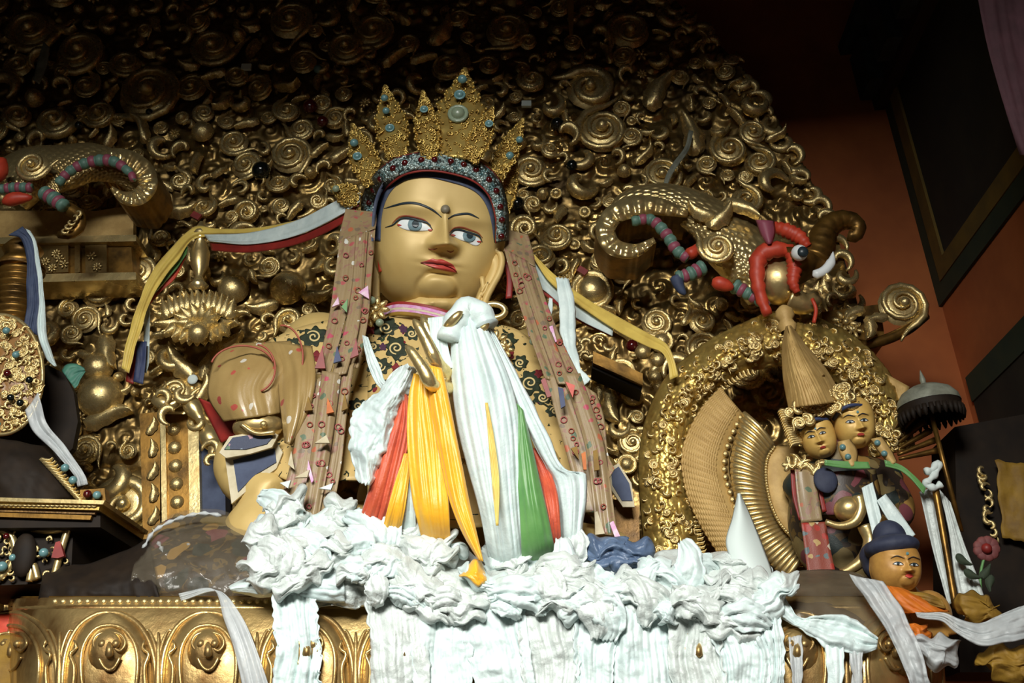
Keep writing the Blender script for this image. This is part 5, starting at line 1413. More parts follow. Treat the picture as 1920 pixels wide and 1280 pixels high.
sheet('draped_scarf', [(335, 1112, 4.0), (400, 1105, 3.93), (420, 1160, 3.86), (440, 1220, 3.84), (462, 1320, 3.84)], [(340, 1126, 4.0), (410, 1108, 3.92), (450, 1150, 3.86), (478, 1210, 3.84), (515, 1320, 3.84)], M['white_sheer'], None,
      nu=20, nv=60, folds=0.012, nf=2, seed=61, label='thin sheer white scarf trailing down the left petals', cat='scarf')
sheet('reaching_scarf', [(430, 1102, 3.95), (470, 1080, 3.92), (540, 1075, 3.9), (640, 1070, 3.88)], [(440, 1112, 3.95), (500, 1118, 3.9), (560, 1122, 3.87), (650, 1130, 3.86)], M['white'], None, nu=24, nv=50, bow=0.05, folds=0.012, nf=2, crum=0.014, seed=62,
      label='puffy white scarf reaching left from the heap', cat='scarf')
# ================================================================ left edge: post, jewelled disc, shrine box, wrapped bundle
po = thing('ribbed_post', 'ribbed gilt post at the left edge below the sea monster', 'post', W(20, 640, 4.75))
base = W(22, 640, 4.75)
sp = S(20, 540, 4.75)
prof = []
for k in range(11):
    z = k * 0.036
    prof += [(0.085, z), (0.105, z + 0.009), (0.105, z + 0.024), (0.085, z + 0.034)]
MB().lathe(base, prof, 24).build('ribbed_shaft', M['gold_dark'], po)
MB().lathe(base + Vector((0, 0, 0.395)), [(0.09, 0), (0.12, 0.02), (0.1, 0.05), (0.085, 0.07), (0.085, 0.1), (0.1, 0.12), (0.07, 0.16), (0.01, 0.175)], 24).build('neck', M['gold_dark'], po)
MB().lathe(base - Vector((0, 0, 1.4)), [(0.1, 0), (0.1, 1.4)], 24).build('lower_shaft', M['gold_dark'], po)
a_ = np.linspace(0, 2 * np.pi, 30)
for z in (0.40, 0.415): MB().tube(np.array(base) + np.stack([0.115 * np.cos(a_), 0.115 * np.sin(a_), z + 0.012 * np.sin(a_ + z * 90)], 1), 0.006, 5).build('cord', M['wood_gilt'], po)
sheet('blue_scarf', [(16, 440), (40, 448), (50, 500), (50, 560), (45, 615)], [(42, 424), (62, 448), (74, 515), (76, 570), (70, 630)], M['slate'], None, Y=4.58, nu=20, nv=50, folds=0.016, nf=2, crum=0.008, seed=71,
      label='blue-grey scarf tied over the ribbed post', cat='scarf')
sheet('white_scarf', [(48, 428), (60, 450), (68, 500), (74, 560), (70, 620), (86, 670), (102, 686)], [(56, 432), (68, 455), (78, 515), (84, 575), (88, 630), (98, 664), (106, 686)], M['white'], None, Y=4.55, nu=14, nv=60, folds=0.01, nf=1.5, crum=0.006, seed=72,
      label='narrow white scarf hanging from the ribbed post', cat='scarf')
dsc = thing('jewelled_disc', 'oval gilt filigree disc with blue stones at the left edge', 'disc', W(0, 815, 4.4))
ph = np.linspace(0, 2 * np.pi, 60, endpoint=False); rr = np.linspace(1, 0.02, 16)
DX, DY = 2 + 78 * rr[:, None] * np.cos(ph), 702 + 112 * rr[:, None] * np.sin(ph)
MB().grid(Wn(DX, DY, 4.42 - 0.05 * (1 - rr[:, None]**2) - 0.006 * pn(DX / 7, DY / 7, 4)), close_u=True).build('plate', M['broc_board'], dsc, solid=0.012)
rs = random.Random(3)
for k in range(150):
    a = rs.uniform(-1.6, 1.6); r = rs.random()**.5 * .95
    orn(rs.choice(('curl', 'curl', 'scroll')), 2 + 78 * r * math.cos(a), 702 + 112 * r * math.sin(a), 4.41 - 0.05 * (1 - r * r), rs.uniform(6, 10), rs.uniform(0, 6), dsc, name='filigree_curl')
for (px, py, g) in ((30, 665, GEM_TURQ), (14, 700, GEM_RED), (55, 712, GEM_DARK), (38, 755, GEM_DARK), (20, 745, GEM_DARK), (12, 620, GEM_TURQ)):
    orn(g, px, py, 4.34, 7, 0, dsc, name='gem')
MB().tube(Wn(2 + 78 * np.cos(np.linspace(-1.7, 1.7, 50)), 702 + 112 * np.sin(np.linspace(-1.7, 1.7, 50)), 4.41 + 0 * ph[:50]), 0.01, 6).build('disc_rim', M['gold'], dsc)
MB().prism(WP([(60, 690), (90, 684), (120, 700), (138, 735), (146, 790), (136, 840), (100, 880), (40, 900), (0, 880), (0, 760)], 4.66), 0.04).build('dark_board', M['brown_dark'], None, False, 'dark leaf-shaped board behind the jewelled disc', 'board')
sheet('teal_cloth', [(116, 695), (124, 684), (142, 682), (158, 690)], [(140, 728), (146, 722), (150, 712), (160, 696)], M['teal'], None, Y=4.66, nu=14, nv=18, folds=0.012, nf=3, seed=7, label='scrap of teal cloth beside the dark leaf-shaped board', cat='cloth')
sheet('grey_scarf', [(46, 770), (62, 805), (105, 850), (138, 890), (146, 912)], [(72, 735), (86, 790), (130, 845), (158, 890), (164, 908)], M['white_sheer'], None, Y=4.3, nu=18, nv=50, folds=0.014, nf=2, crum=0.008, seed=75,
      label='greyish sheer scarf slanting over the dark leaf-shaped board', cat='scarf')
# shrine box
sb = thing('shrine_box', 'small gilt shrine box with moulded lid at the left edge', 'shrine', W(80, 1110, 4.2))
MB().prism(WP([(-80, 985), (138, 986), (132, 1092), (-80, 1100)], 4.2), 0.4).build('box_body', M['brown_dark'], sb, False)
MB().prism(WP([(-80, 958), (188, 958), (188, 988), (-80, 990)], 4.12), 0.5).build('lid_underside', M['brown_dark'], sb, False)
for y0, y1, x1, Y, m in ((934, 941, 196, 4.06, 'gold'), (941, 952, 188, 4.08, 'gold_pale'), (952, 960, 180, 4.1, 'wood_gilt'), (962, 970, 172, 4.1, 'gold_dark')):
    MB().prism(WP([(-80, y0 - 4), (x1, y0 + 4), (x1 - 3, y1 + 4), (-80, y1 - 4)], Y), 0.5).build('lid_moulding', M[m], sb, False)
for k in range(22): orn('leaf', -5 + 8.6 * k, 946 + 0.1 * k, 4.075, 5, 1.5, sb, 0, name='moulding_leaf')
for (pts) in ([(0, 992), (20, 1004), (28, 1030), (20, 1060), (0, 1085)], [(60, 990), (95, 994), (120, 990)], [(55, 1090), (62, 1060), (70, 1086)], [(128, 990), (118, 1020), (100, 1085)]):
    MB().tube(smoothpath(pts, 20, 4.18), 0.016, 6).build('trefoil_frame', M['gold'], sb)
rs = random.Random(9)
for k in range(46):
    x, y = rs.choice(((rs.uniform(-2, 26), rs.uniform(995, 1085)), (rs.uniform(65, 126), rs.uniform(992, 1080))))
    orn('curl', x, y, 4.18, rs.uniform(6, 9), rs.uniform(0, 6), sb, name='filigree_curl')
for (px, py, g, r) in ((82, 1036, GEM_TURQ, 9), (4, 1062, GEM_TURQ, 10), (24, 1045, GEM_TURQ, 7), (12, 1005, GEM_RED, 6)):
    orn(g, px, py, 4.15, r, 0, sb, name='gem')
MB().prism(WP([(96, 1045), (104, 1016), (112, 1014), (120, 1042), (108, 1046)], 4.15), 0.02).build('red_inlay', M['red'], sb, False)
MB().ball(W(45, 1040, 4.17), (0.05, 0.03, 0.09), 16, 10).build('niche_figure', M['brown_dark'], sb)
# dark bundle on the box with gilt leaf fringe
db = thing('dark_bundle', 'dark bundle with a gilt leaf fringe on the shrine box', 'bundle', W(50, 932, 4.35))
sheet('bundle_cover', [(-60, 812, 4.4), (-60, 870, 4.3), (-60, 940, 4.3)], [(95, 840, 4.4), (120, 880, 4.34), (150, 936, 4.34)], M['brown_dark'], db, nu=24, nv=24, bow=0.1, crum=0.01, seed=6, thick=0.01)
for k in range(14):
    t = k / 13
    orn('leaf', 86 + 66 * t, 858 + 74 * t, 4.25, 13, 1.3 + 0.5 * t, db, 2, name='fringe_leaf')
for (px, py, g) in ((122, 877, GEM_TURQ), (137, 900, GEM_TURQ), (182, 928, GEM_TURQ), (164, 926, GEM_RED)):
    orn(g, px, py, 4.22, 8, 0, db, name='gem')
MB().prism(WP([(150, 918), (196, 915), (198, 938), (150, 938)], 4.24), 0.05).build('fringe_end', M['gold_dark'], db, False)
# wrapped cushion on the pedestal
cu = thing('wrapped_cushion', 'dark flowered cushion wrapped in clear plastic left of the heap', 'cushion', W(370, 1112, 4.2))
def cushion(A, B, m, name, bow, cr, seed, thick=0.01): return sheet(name, A, B, M[m], cu, nu=50, nv=50, bow=bow, crum=cr, cscale=.6, seed=seed, thick=thick)
cushion([(272, 1020, 4.3), (300, 985, 4.34), (350, 966, 4.36), (420, 968, 4.36), (500, 985, 4.34)], [(265, 1118, 4.12), (310, 1122, 4.1), (360, 1122, 4.08), (430, 1120, 4.08), (500, 1110, 4.1)], 'broc_dark', 'cushion_cover', 0.1, 0.012, 81)
cushion([(258, 1030, 4.27), (292, 980, 4.31), (345, 960, 4.33), (420, 962, 4.33), (500, 980, 4.31)], [(240, 1122, 4.08), (300, 1126, 4.06), (360, 1126, 4.04), (430, 1124, 4.04), (500, 1114, 4.06)], 'plastic', 'plastic_wrap', 0.12, 0.025, 82, 0.002)
for pts in ([(268, 1030), (285, 1000), (305, 985), (340, 970), (380, 962), (415, 966)], [(300, 1088), (302, 1060), (305, 1035), (296, 1015)], [(335, 1065), (345, 1040), (355, 1018)]):
    MB().tube(smoothpath(pts, 24, 4.16), 0.007 + 0.004 * np.sin(np.arange(24) * 2.1), 5).build('plastic_crease', M['white_sheer'], cu)
dcl = sheet('dark_cloth', [(90, 1060, 4.25), (160, 1055, 4.2), (230, 1035, 4.2), (280, 1010, 4.2)], [(70, 1130, 4.12), (150, 1128, 4.05), (230, 1124, 4.04), (300, 1122, 4.03)], M['brown_dark'], None, nu=30, nv=40, bow=0.06, crum=0.014, cscale=.7, seed=83,
      label='dark brown cloth lying between shrine box and wrapped cushion', cat='cloth')
sheet('altar_cloth', [(-70, 1150, 4.45), (-40, 1150, 4.45), (34, 1152, 4.45)], [(-70, 1330, 4.4), (-40, 1330, 4.4), (48, 1330, 4.4)], M['coral'], None, nu=20, nv=20, folds=0.01, nf=2, seed=84, label='red cloth hanging at the lower left corner', cat='cloth')
sheet('altar_cloth', [(-70, 1192, 4.40), (-40, 1192, 4.40), (26, 1190, 4.40)], [(-70, 1330, 4.36), (-40, 1330, 4.36), (32, 1330, 4.36)], M['ochre_cloth'], None, nu=20, nv=20, folds=0.01, nf=2, seed=85, label='ochre yellow cloth hanging over the red one at lower left', cat='cloth')

# ================================================================ right: halo arch, woven band, ribbed fan
YQ = 4.95
ao = [(1225, 1120), (1212, 1040), (1203, 950), (1200, 860), (1215, 780), (1250, 710), (1310, 655), (1390, 610), (1470, 585), (1560, 610), (1640, 670), (1692, 750), (1712, 840)]
ai = [(1325, 1120), (1312, 1040), (1300, 950), (1294, 870), (1300, 800), (1330, 745), (1380, 705), (1430, 690), (1480, 685), (1540, 700), (1590, 735), (1622, 790), (1632, 860)]
arc = thing('halo_arch', 'gilt arch embossed with small curls around the cone-hatted statue', 'arch', W(1300, 1120, YQ))
g = sheet_points(ao, ai, nu=46, nv=320, Y=YQ, bow=0.10)
UU, VV = np.meshgrid(np.arange(46) * 0.006, np.arange(320) * 0.006)
g[..., 1] -= relief_field(UU, VV, 700, 0, 0.276, 0, 1.92, 8, 0.018, 0.034, 0.022)
MB().grid(g).build('arch_band', M['gold_pale'], arc, solid=0.02)
rs = random.Random(17)
aoR, aiR = resample(ao, 100), resample(ai, 100)
nc = 0
for k in range(900):
    t = rs.random(); j = int(t * 99); u = rs.uniform(0.08, 0.92)
    p = aoR[j] * (1 - u) + aiR[j] * u
    if p[1] > 1060 or nc >= 280: continue
    nc += 1
    orn(rs.choice(('curl', 'curl', 'scroll')), p[0], p[1], YQ - 0.115 * (1 - (2 * u - 1)**2) - 0.012, rs.uniform(7, 11), rs.uniform(0, 6.28), arc, depth=1.3, name='embossed_curl')
for j in range(4, 60, 1):
    a = math.atan2(aiR[j][1] - aiR[j - 1][1], aiR[j][0] - aiR[j - 1][0])
    orn('leaf', aiR[j][0] + 3, aiR[j][1], YQ - 0.03, 9, a + 1.57 + 1.2, arc, 2, name='edge_tongue')

wbd = thing('woven_band', 'tan woven band of beaded cords inside the embossed arch', 'band', W(1390, 1060, 4.82))
bo_ = [(1352, 728), (1322, 760), (1300, 795), (1284, 835), (1280, 870), (1290, 925), (1314, 980), (1345, 1030), (1380, 1075)]
bi_ = [(1396, 782), (1385, 805), (1374, 830), (1366, 860), (1366, 890), (1378, 930), (1396, 975), (1420, 1020), (1450, 1070)]
MB().grid(sheet_points(bo_, bi_, nu=30, nv=80, Y=4.85, bow=0.05)).build('backing', M['tan_gold'], wbd, solid=0.02)
G_ = sheet_points(bo_, bi_, nu=21, nv=110, Y=4.845, bow=0.05)
for i in range(0, 15):
    MB().tube(G_[:, i], 0.0085 * (1 + 0.3 * np.sin(np.arange(110) * 1.9)), 5).build('cord', M['tan_gold'], wbd)
for j in range(3, 100, 5):
    p = G_[j, 18]; link('bead', BEAD, wbd, p + np.array((0, -0.01, 0)), None, (0.017,) * 3)

fan = thing('ribbed_fan', 'gilt fan of radiating ribs behind the cone-hatted statue', 'fan', W(1460, 1080, 4.75))
fo = [(1394, 776), (1383, 815), (1374, 850), (1372, 890), (1382, 940), (1402, 990), (1432, 1040), (1472, 1085)]
fi = [(1452, 838), (1440, 856), (1436, 880), (1438, 910), (1446, 945), (1462, 980), (1484, 1005), (1512, 1030)]
fl = [(1500, 836), (1492, 860), (1486, 885), (1488, 915), (1494, 945), (1502, 970), (1515, 990), (1530, 1010)]
MB().grid(sheet_points(fo, fi, nu=10, nv=40, Y=4.8)).build('fan_back', M['gold_dark'], fan, solid=0.01)
foR, fiR = resample(fo, 32), resample(fi, 32)
for k in range(32):
    p = smoothpath([foR[k].tolist(), ((foR[k] + fiR[k]) / 2).tolist(), fiR[k].tolist()], 8, 4.77)
    p[:, 1] -= 0.03 * np.sin(np.linspace(0, np.pi, 8))
    MB().tube(p, np.linspace(0.017, 0.011, 8), 8).build('rib', M['gold'], fan)
MB().grid(sheet_points(fi, fl, nu=10, nv=40, Y=4.72, bow=0.02)).build('flange', M['tan_gold'], fan, solid=0.012)
for k in range(44):
    q = resample(fi, 44)[k]; link('bead', BEAD, fan, W(q[0], q[1], 4.7), None, (0.0075,) * 3)
for k in range(12):
    a = -1.25 + k * 0.155
    c = np.array((1632., 872.)); d = np.array((math.sin(a + 0.9), -math.cos(a + 0.9)))
    p = smoothpath([(c + d * 55).tolist(), (c + d * 95).tolist(), (c + d * 130).tolist()], 8, 4.85)
    MB().tube(p, np.linspace(0.008, 0.016, 8), 8).build('rib', M['gold_dark'], fan)  # right ribs given darker gilt: their dimness is put into the colour
sheet('side_band', [(1660, 700), (1658, 740), (1654, 790)], [(1705, 725), (1695, 755), (1672, 800)], M['tan_gold'], fan, Y=4.9, nu=8, nv=14, folds=0.006, nf=5)

# ================================================================ the cone-hatted statue with two faces
YT = 4.5
ts = thing('two_faced_statue', 'small statue with two golden faces under a tall pleated cone hat', 'statue', W(1590, 1090, YT))
bd2 = MB()
bd2.ball(W(1590, 985, YT + .12), (0.26, 0.16, 0.30), 22, 16); bd2.ball(W(1580, 905, YT + .12), (0.27, 0.13, 0.12), 20, 12)
bd2.tube([W(1570, 880, YT + .1), W(1560, 830, YT + .1)], (0.1, 0.08), 14)
bd2.tube(smoothpath([(1660, 900, YT + .1), (1690, 960, YT), (1640, 1000, YT - .12)], 14), np.linspace(0.07, 0.045, 14), 12)
bx = bd2.build('body', M['broc_dark'], ts)
rm = bx.modifiers.new('join', 'REMESH'); rm.mode = 'VOXEL'; rm.voxel_size = 0.014; rm.use_smooth_shade = True


def small_face(name, cx, cy, sp, yaw, pitch, roll, F, dims, hair=None):
    h, bv, c, R, s = make_head(ts if hair is None else hair, cx, cy, YT if hair is None else 4.15, sp, yaw, pitch, roll, F, M['skin_gold_small'] if hair is None else M['skin_small2'], dims=dims, n=2.4, res=(120, 90), name=name)
    k = sp
    ca, sa = math.cos(roll), math.sin(roll)
    def off(p, dx, dy): return (p[0] + k * (dx * ca - dy * sa), p[1] + k * (dx * sa + dy * ca))
    for key, sx in (('el', 1), ('er', 1 - 0.45 * abs(math.sin(yaw)))):
        p = F[key]
        u_ = [off(p, -26 * sx, 2), off(p, -10 * sx, -6), off(p, 10 * sx, -6), off(p, 26 * sx, 4)]; l_ = [off(p, -26 * sx, 2), off(p, -10 * sx, 6), off(p, 10 * sx, 7), off(p, 26 * sx, 4)]
        decal('eye', u_, l_, bv, M['eye_white'], h, 0.003, nu=6, nv=12)
        disc('iris', p[0], p[1], 7 * k, bv, M['pupil'], h, 0.005)
        stroke('lid_line', u_, [.3, .7, .7, .3], bv, M['line'], h, 0.006, 12)
        stroke('brow', [off(p, -36 * sx, -24), off(p, -8 * sx, -36), off(p, 30 * sx, -26)], [.3, .8, .3], bv, M['line'], h, 0.004, 14)
    m_ = F['m']
    decal('lips', [off(m_, -20, 0), off(m_, -7, -8), off(m_, 7, -8), off(m_, 20, 1)], [off(m_, -20, 1), off(m_, -7, 8), off(m_, 7, 9), off(m_, 20, 2)], bv, M['lips'], h, 0.004, nu=6, nv=14)
    disc('urna', *off(F['n0'], 0, -32), 7 * k, bv, M['turq'], h, 0.004)
    return h, bv


small_face('head', 1534, 818, 0.29, math.radians(8), 0, math.radians(-14), {'el': (1521, 818), 'er': (1542, 811), 'n0': (1531, 812), 'n1': (1537, 827), 'm': (1543, 838), 'c': (1547, 848)}, (108, 140, 145, 118))
small_face('head', 1600, 792, 0.35, math.radians(14), 0, math.radians(-5), {'el': (1594, 790), 'er': (1620, 787), 'n0': (1609, 783), 'n1': (1615, 801), 'm': (1614, 814), 'c': (1611, 828)}, (108, 140, 140, 118))
MB().tube(smoothpath([(1500, 806, YT - .02), (1510, 794, YT - .08), (1528, 786, YT - .1), (1552, 786, YT - .06)], 20), 0.009, 6).build('hair_edge', M['navy'], ts)
MB().tube(smoothpath([(1563, 786, YT - .03), (1575, 770, YT - .09), (1594, 760, YT - .12), (1622, 760, YT - .08)], 20), 0.009, 6).build('hair_edge', M['navy'], ts)
hat = sheet('cone_hat', [(1474, 612, YT + .06), (1468, 650, YT), (1470, 710, YT - .04), (1480, 765, YT - .04)], [(1482, 610, YT + .06), (1512, 650, YT + .02), (1550, 695, YT), (1582, 752, YT)], M['tan_gold'], ts, nu=90, nv=50, bow=0.16, folds=0.004, nf=15, seed=2, thick=0.01)
sheet('cone_hat_back', [(1474, 612, YT + .06), (1468, 650, YT), (1470, 710, YT - .04), (1480, 765, YT - .04)], [(1482, 610, YT + .06), (1512, 650, YT + .02), (1550, 695, YT), (1582, 752, YT)], M['tan_gold'], ts, nu=30, nv=30, bow=-0.16, thick=0.01)
MB().tube(smoothpath([(1484, 732, YT - .09), (1510, 722, YT - .17), (1545, 704, YT - .09)], 20), 0.006, 6).build('hat_seam', M['wood_gilt'], hat)
MB().lathe(W(1478, 622, YT + .05), [(0.035, 0), (0.045, 0.03), (0.03, 0.06), (0.045, 0.08), (0.04, 0.11), (0.02, 0.13), (0.002, 0.14)], 16).build('hat_finial', M['tan_gold'], ts)
rs = random.Random(5)
for k in range(54):
    t = rs.random()
    x = 1478 + 120 * t + rs.uniform(-6, 6); y = 785 - 40 * t + rs.uniform(-22, 16)
    orn(rs.choice(('rosette', 'curl', 'scroll')), x, y, YT - 0.1, rs.uniform(8, 14), rs.uniform(0, 6), ts, name='diadem_flower')
for k in range(16):
    t = k / 15
    orn('leaf', 1474 + 22 * t, 775 + 60 * t, YT - 0.02, 14, 4.4 - 0.4 * t, ts, 2, name='diadem_ray')
for A, B, gs in (([(1572, 828), (1576, 850), (1592, 876)], [(1592, 824), (1606, 846), (1604, 872)], ((1580, 838), (1590, 856))), ([(1634, 822), (1648, 845), (1672, 872)], [(1652, 820), (1668, 842), (1680, 866)], ((1645, 830), (1658, 850)))):
    e = sheet('ear_plate', A, B, M['tan_gold'], ts, Y=YT - 0.2, nu=8, nv=16, bow=0.02, thick=0.012)
    for (px, py) in gs: orn(GEM_TURQ, px, py, YT - 0.225, 6, 0, e, name='gem')
sheet('sash', [(1546, 862), (1580, 864), (1628, 866)], [(1546, 872), (1590, 878), (1632, 878)], M['green'], ts, Y=YT - 0.22, nu=6, nv=20, folds=0.004, nf=1)
sheet('sash', [(1658, 862), (1690, 872), (1715, 892), (1736, 915)], [(1660, 874), (1688, 882), (1710, 900), (1732, 926)], M['green'], ts, Y=YT - 0.22, nu=6, nv=20, folds=0.004, nf=1)
for k in range(14): orn('leaf', 1472 + 5.5 * k, 872 - 8 * math.sin(k * .5), YT - 0.15, 14, k * 1.3, ts, name='collar_leaf')
bl = sheet('bib', [(1530, 886), (1532, 930), (1540, 965)], [(1640, 880), (1650, 930), (1640, 965)], M['broc_dark'], ts, Y=YT - 0.1, nu=16, nv=16, bow=0.06, thick=0.01)
sheet('red_edging', [(1482, 880), (1486, 930), (1498, 975)], [(1490, 880), (1496, 930), (1508, 975)], M['red'], ts, Y=YT - 0.12, nu=4, nv=16)
sheet('banner', [(1490, 880), (1494, 930), (1502, 980)], [(1526, 880), (1534, 930), (1542, 975)], M['broc_tan'], ts, Y=YT - 0.15, nu=10, nv=20, folds=0.004, nf=1)
sheet('banner', [(1502, 980), (1508, 1025), (1514, 1075)], [(1548, 978), (1556, 1025), (1566, 1070)], M['broc_red'], ts, Y=YT - 0.17, nu=10, nv=20, folds=0.004, nf=1)
sheet('red_edging', [(1528, 880), (1536, 930), (1542, 960)], [(1536, 880), (1544, 930), (1550, 958)], M['red'], ts, Y=YT - 0.13, nu=4, nv=16)
bw = MB().ball(W(1592, 955, YT - 0.2), (0.062, 0.06, 0.055), 20, 14).build('vase', M['gold'], ts)
MB().tube(smoothpath([(1548, 978), (1575, 986), (1602, 978), (1614, 955), (1610, 930)], 22, YT - 0.24), np.linspace(0.012, 0.028, 22), 10).build('arm', M['gold'], ts)
MB().tube(smoothpath([(1622, 985), (1632, 1015), (1618, 1048), (1592, 1068), (1578, 1074)], 24, YT - 0.2), np.linspace(0.034, 0.018, 24), 10).build('arm', M['gold'], ts)
MB().ball(W(1548, 900, YT - 0.17), (0.05, 0.014, 0.055), 14, 10).build('bib_disc', M['hair_dark'], bl)
sheet('hanging_scarf', [(1616, 914), (1626, 960), (1640, 1018)], [(1636, 904), (1648, 950), (1656, 985)], M['white'], None, Y=4.22, nu=10, nv=30, folds=0.008, nf=1.5, seed=1, label='white scarf strip hanging straight beside the golden vase', cat='scarf')
sheet('hanging_scarf', [(1644, 938), (1668, 980), (1694, 1020)], [(1660, 926), (1690, 965), (1716, 1002)], M['white'], None, Y=4.2, nu=10, nv=30, folds=0.008, nf=1.5, seed=2, label='white scarf strip slanting right above the blue-haired statue', cat='scarf')
# staff with scarves
stf = thing('staff', 'thin gilt staff with a white curling finial at right', 'staff', W(1792, 1140, 4.3))
MB().tube(smoothpath([(1753, 912), (1770, 1010), (1792, 1140)], 12, 4.3), 0.014, 8).build('shaft', M['gold_dark'], stf)
MB().tube(smoothpath([(1734, 884), (1748, 880), (1760, 866), (1756, 884), (1746, 896), (1736, 908), (1752, 914), (1764, 908)], 40, 4.28), 0.014 + 0.004 * np.sin(np.arange(40)), 8).build('finial', M['card'], stf)
sheet('hanging_scarf', [(1724, 922), (1742, 1000), (1760, 1070), (1778, 1135)], [(1746, 914), (1760, 990), (1776, 1070), (1790, 1125)], M['white_creamy'], None, Y=4.36, nu=12, nv=40, folds=0.012, nf=2, seed=3, label='white scarf hanging left of the thin gilt staff', cat='scarf')
sheet('hanging_scarf', [(1762, 918), (1780, 1000), (1790, 1080), (1806, 1155)], [(1782, 942), (1808, 1020), (1832, 1080), (1856, 1150)], M['white_creamy'], None, Y=4.36, nu=24, nv=40, folds=0.016, nf=3, seed=4, label='wider white scarf hanging right of the thin gilt staff', cat='scarf')
# parasol
pa = thing('parasol', 'small grey domed parasol with dark fringe above the right statues', 'parasol', W(1742, 800, 4.75))
pc = W(1742, 760, 4.75)
MB().lathe(pc, [(0.145, 0), (0.14, 0.03), (0.115, 0.065), (0.07, 0.09), (0.02, 0.1), (0.012, 0.115), (0.014, 0.13), (0.004, 0.17), (0.001, 0.18)], 32).build('dome', M['grey_metal'], pa)
MB().lathe(pc, [(0.142, 0.004), (0.142, -0.05)], 32).build('fringe_band', M['brown_dark'], pa)
for k in range(30):
    a = 2 * np.pi * k / 30
    MB().tube([pc + Vector((0.14 * math.cos(a), 0.14 * math.sin(a), z)) for z in (-0.03, -0.06, -0.085)], (0.012, 0.013, 0.004), 6).build('fringe_tassel', M['brown_dark'], pa)
MB().tube([pc, pc - Vector((0, 0, 0.6))], 0.012, 8).build('pole', M['gold_dark'], pa)

# ================================================================ blue-haired small statue
bs = thing('blue_haired_statue', 'small seated statue with dark blue hair and saffron robe at lower right', 'statue', W(1690, 1180, 4.2))
h, bv = small_face('head', 1678, 1062, 0.4, math.radians(16), 0, math.radians(2), {'el': (1684, 1056), 'er': (1714, 1058), 'n0': (1701, 1050), 'n1': (1704, 1068), 'm': (1705, 1079), 'c': (1702, 1090)}, (112, 130, 118, 118), bs)
hr = MB()
hr.ball(W(1672, 1026, 4.14), (0.105, 0.108, 0.046), 22, 14); hr.ball(W(1664, 1040, 4.24), (0.11, 0.1, 0.07), 20, 12); hr.ball(W(1668, 1008, 4.18), (0.065, 0.065, 0.07), 18, 12); hr.ball(W(1652, 1056, 4.25), (0.075, 0.08, 0.075), 16, 10)
ho = hr.build('hair', M['hair_dark'], bs); rm = ho.modifiers.new('join', 'REMESH'); rm.mode = 'VOXEL'; rm.voxel_size = 0.008; rm.use_smooth_shade = True
MB().lathe(W(1661, 990, 4.18), [(0.024, 0), (0.026, 0.015), (0.014, 0.035), (0.002, 0.055)], 12).build('hair_jewel', M['gold_dark'], bs)
MB().tube(smoothpath([(1640, 1055), (1636, 1070), (1642, 1088), (1650, 1098)], 12, 4.17), np.array((.008, .012, .014, .014, .012, .011, .011, .011, .011, .01, .008, .004)), 8).build('ear', M['skin_small2'], bs)
tr_ = MB(); tr_.tube(smoothpath([(1682, 1095, 4.2), (1690, 1125, 4.22), (1700, 1190, 4.25)], 12), np.concatenate([np.linspace(0.06, 0.075, 4), np.linspace(0.14, 0.2, 8)]), 18)
tr_.ball(W(1660, 1150, 4.24), (0.08, 0.08, 0.09), 14, 10); tr_.ball(W(1745, 1150, 4.24), (0.08, 0.08, 0.09), 14, 10)
tro = tr_.build('body', M['skin_small2'], bs); rm = tro.modifiers.new('join', 'REMESH'); rm.mode = 'VOXEL'; rm.voxel_size = 0.012; rm.use_smooth_shade = True
sheet('robe', [(1652, 1096, 4.06), (1664, 1120, 4.02), (1690, 1150, 4.0)], [(1690, 1102, 4.04), (1728, 1118, 4.0), (1780, 1146, 4.0)], M['robe_orange'], bs, nu=24, nv=24, bow=0.05, folds=0.012, nf=3, seed=6)
sheet('robe_collar', [(1700, 1108, 4.0), (1730, 1112, 3.98), (1765, 1122, 3.98)], [(1722, 1124, 3.99), (1745, 1134, 3.97), (1775, 1142, 3.97)], M['ochre_cloth'], bs, nu=14, nv=24, folds=0.01, nf=2, crum=0.008, seed=7)
# wrapped bolster, sheer scarves and cloths along the lower right
bs2 = thing('wrapped_bolster', 'dark brown bolster wrapped in plastic right of the white heap', 'bolster', W(1545, 1195, 4.1))
sheet('bolster_cover', [(1440, 1088, 4.25), (1500, 1072, 4.25), (1560, 1070, 4.25), (1606, 1078, 4.25), (1650, 1110, 4.3)], [(1440, 1200, 4.0), (1500, 1205, 3.99), (1560, 1210, 3.99), (1640, 1225, 4.0), (1690, 1235, 4.02)], M['bolster'], bs2, nu=30, nv=40, bow=0.14, crum=0.006, cscale=.5, seed=91, thick=0.01)
sheet('plastic_wrap', [(1430, 1084, 4.22), (1500, 1068, 4.22), (1560, 1066, 4.22), (1610, 1074, 4.22), (1655, 1106, 4.27)], [(1430, 1204, 3.97), (1500, 1209, 3.96), (1560, 1214, 3.96), (1640, 1229, 3.97), (1695, 1239, 3.99)], M['plastic'], bs2, nu=40, nv=50, bow=0.15, crum=0.014, cscale=.5, seed=92, thick=0.002)
sheet('sheer_scarf', [(1590, 1076, 3.92), (1636, 1140, 3.86), (1680, 1210, 3.82), (1712, 1300, 3.82)], [(1655, 1088, 3.92), (1690, 1140, 3.86), (1722, 1210, 3.82), (1752, 1300, 3.82)], M['white_sheer'], None, nu=24, nv=60, folds=0.014, nf=2.5, crum=0.012, seed=93,
      label='sheer grey-white scarf slanting down across the wrapped bolster', cat='scarf')
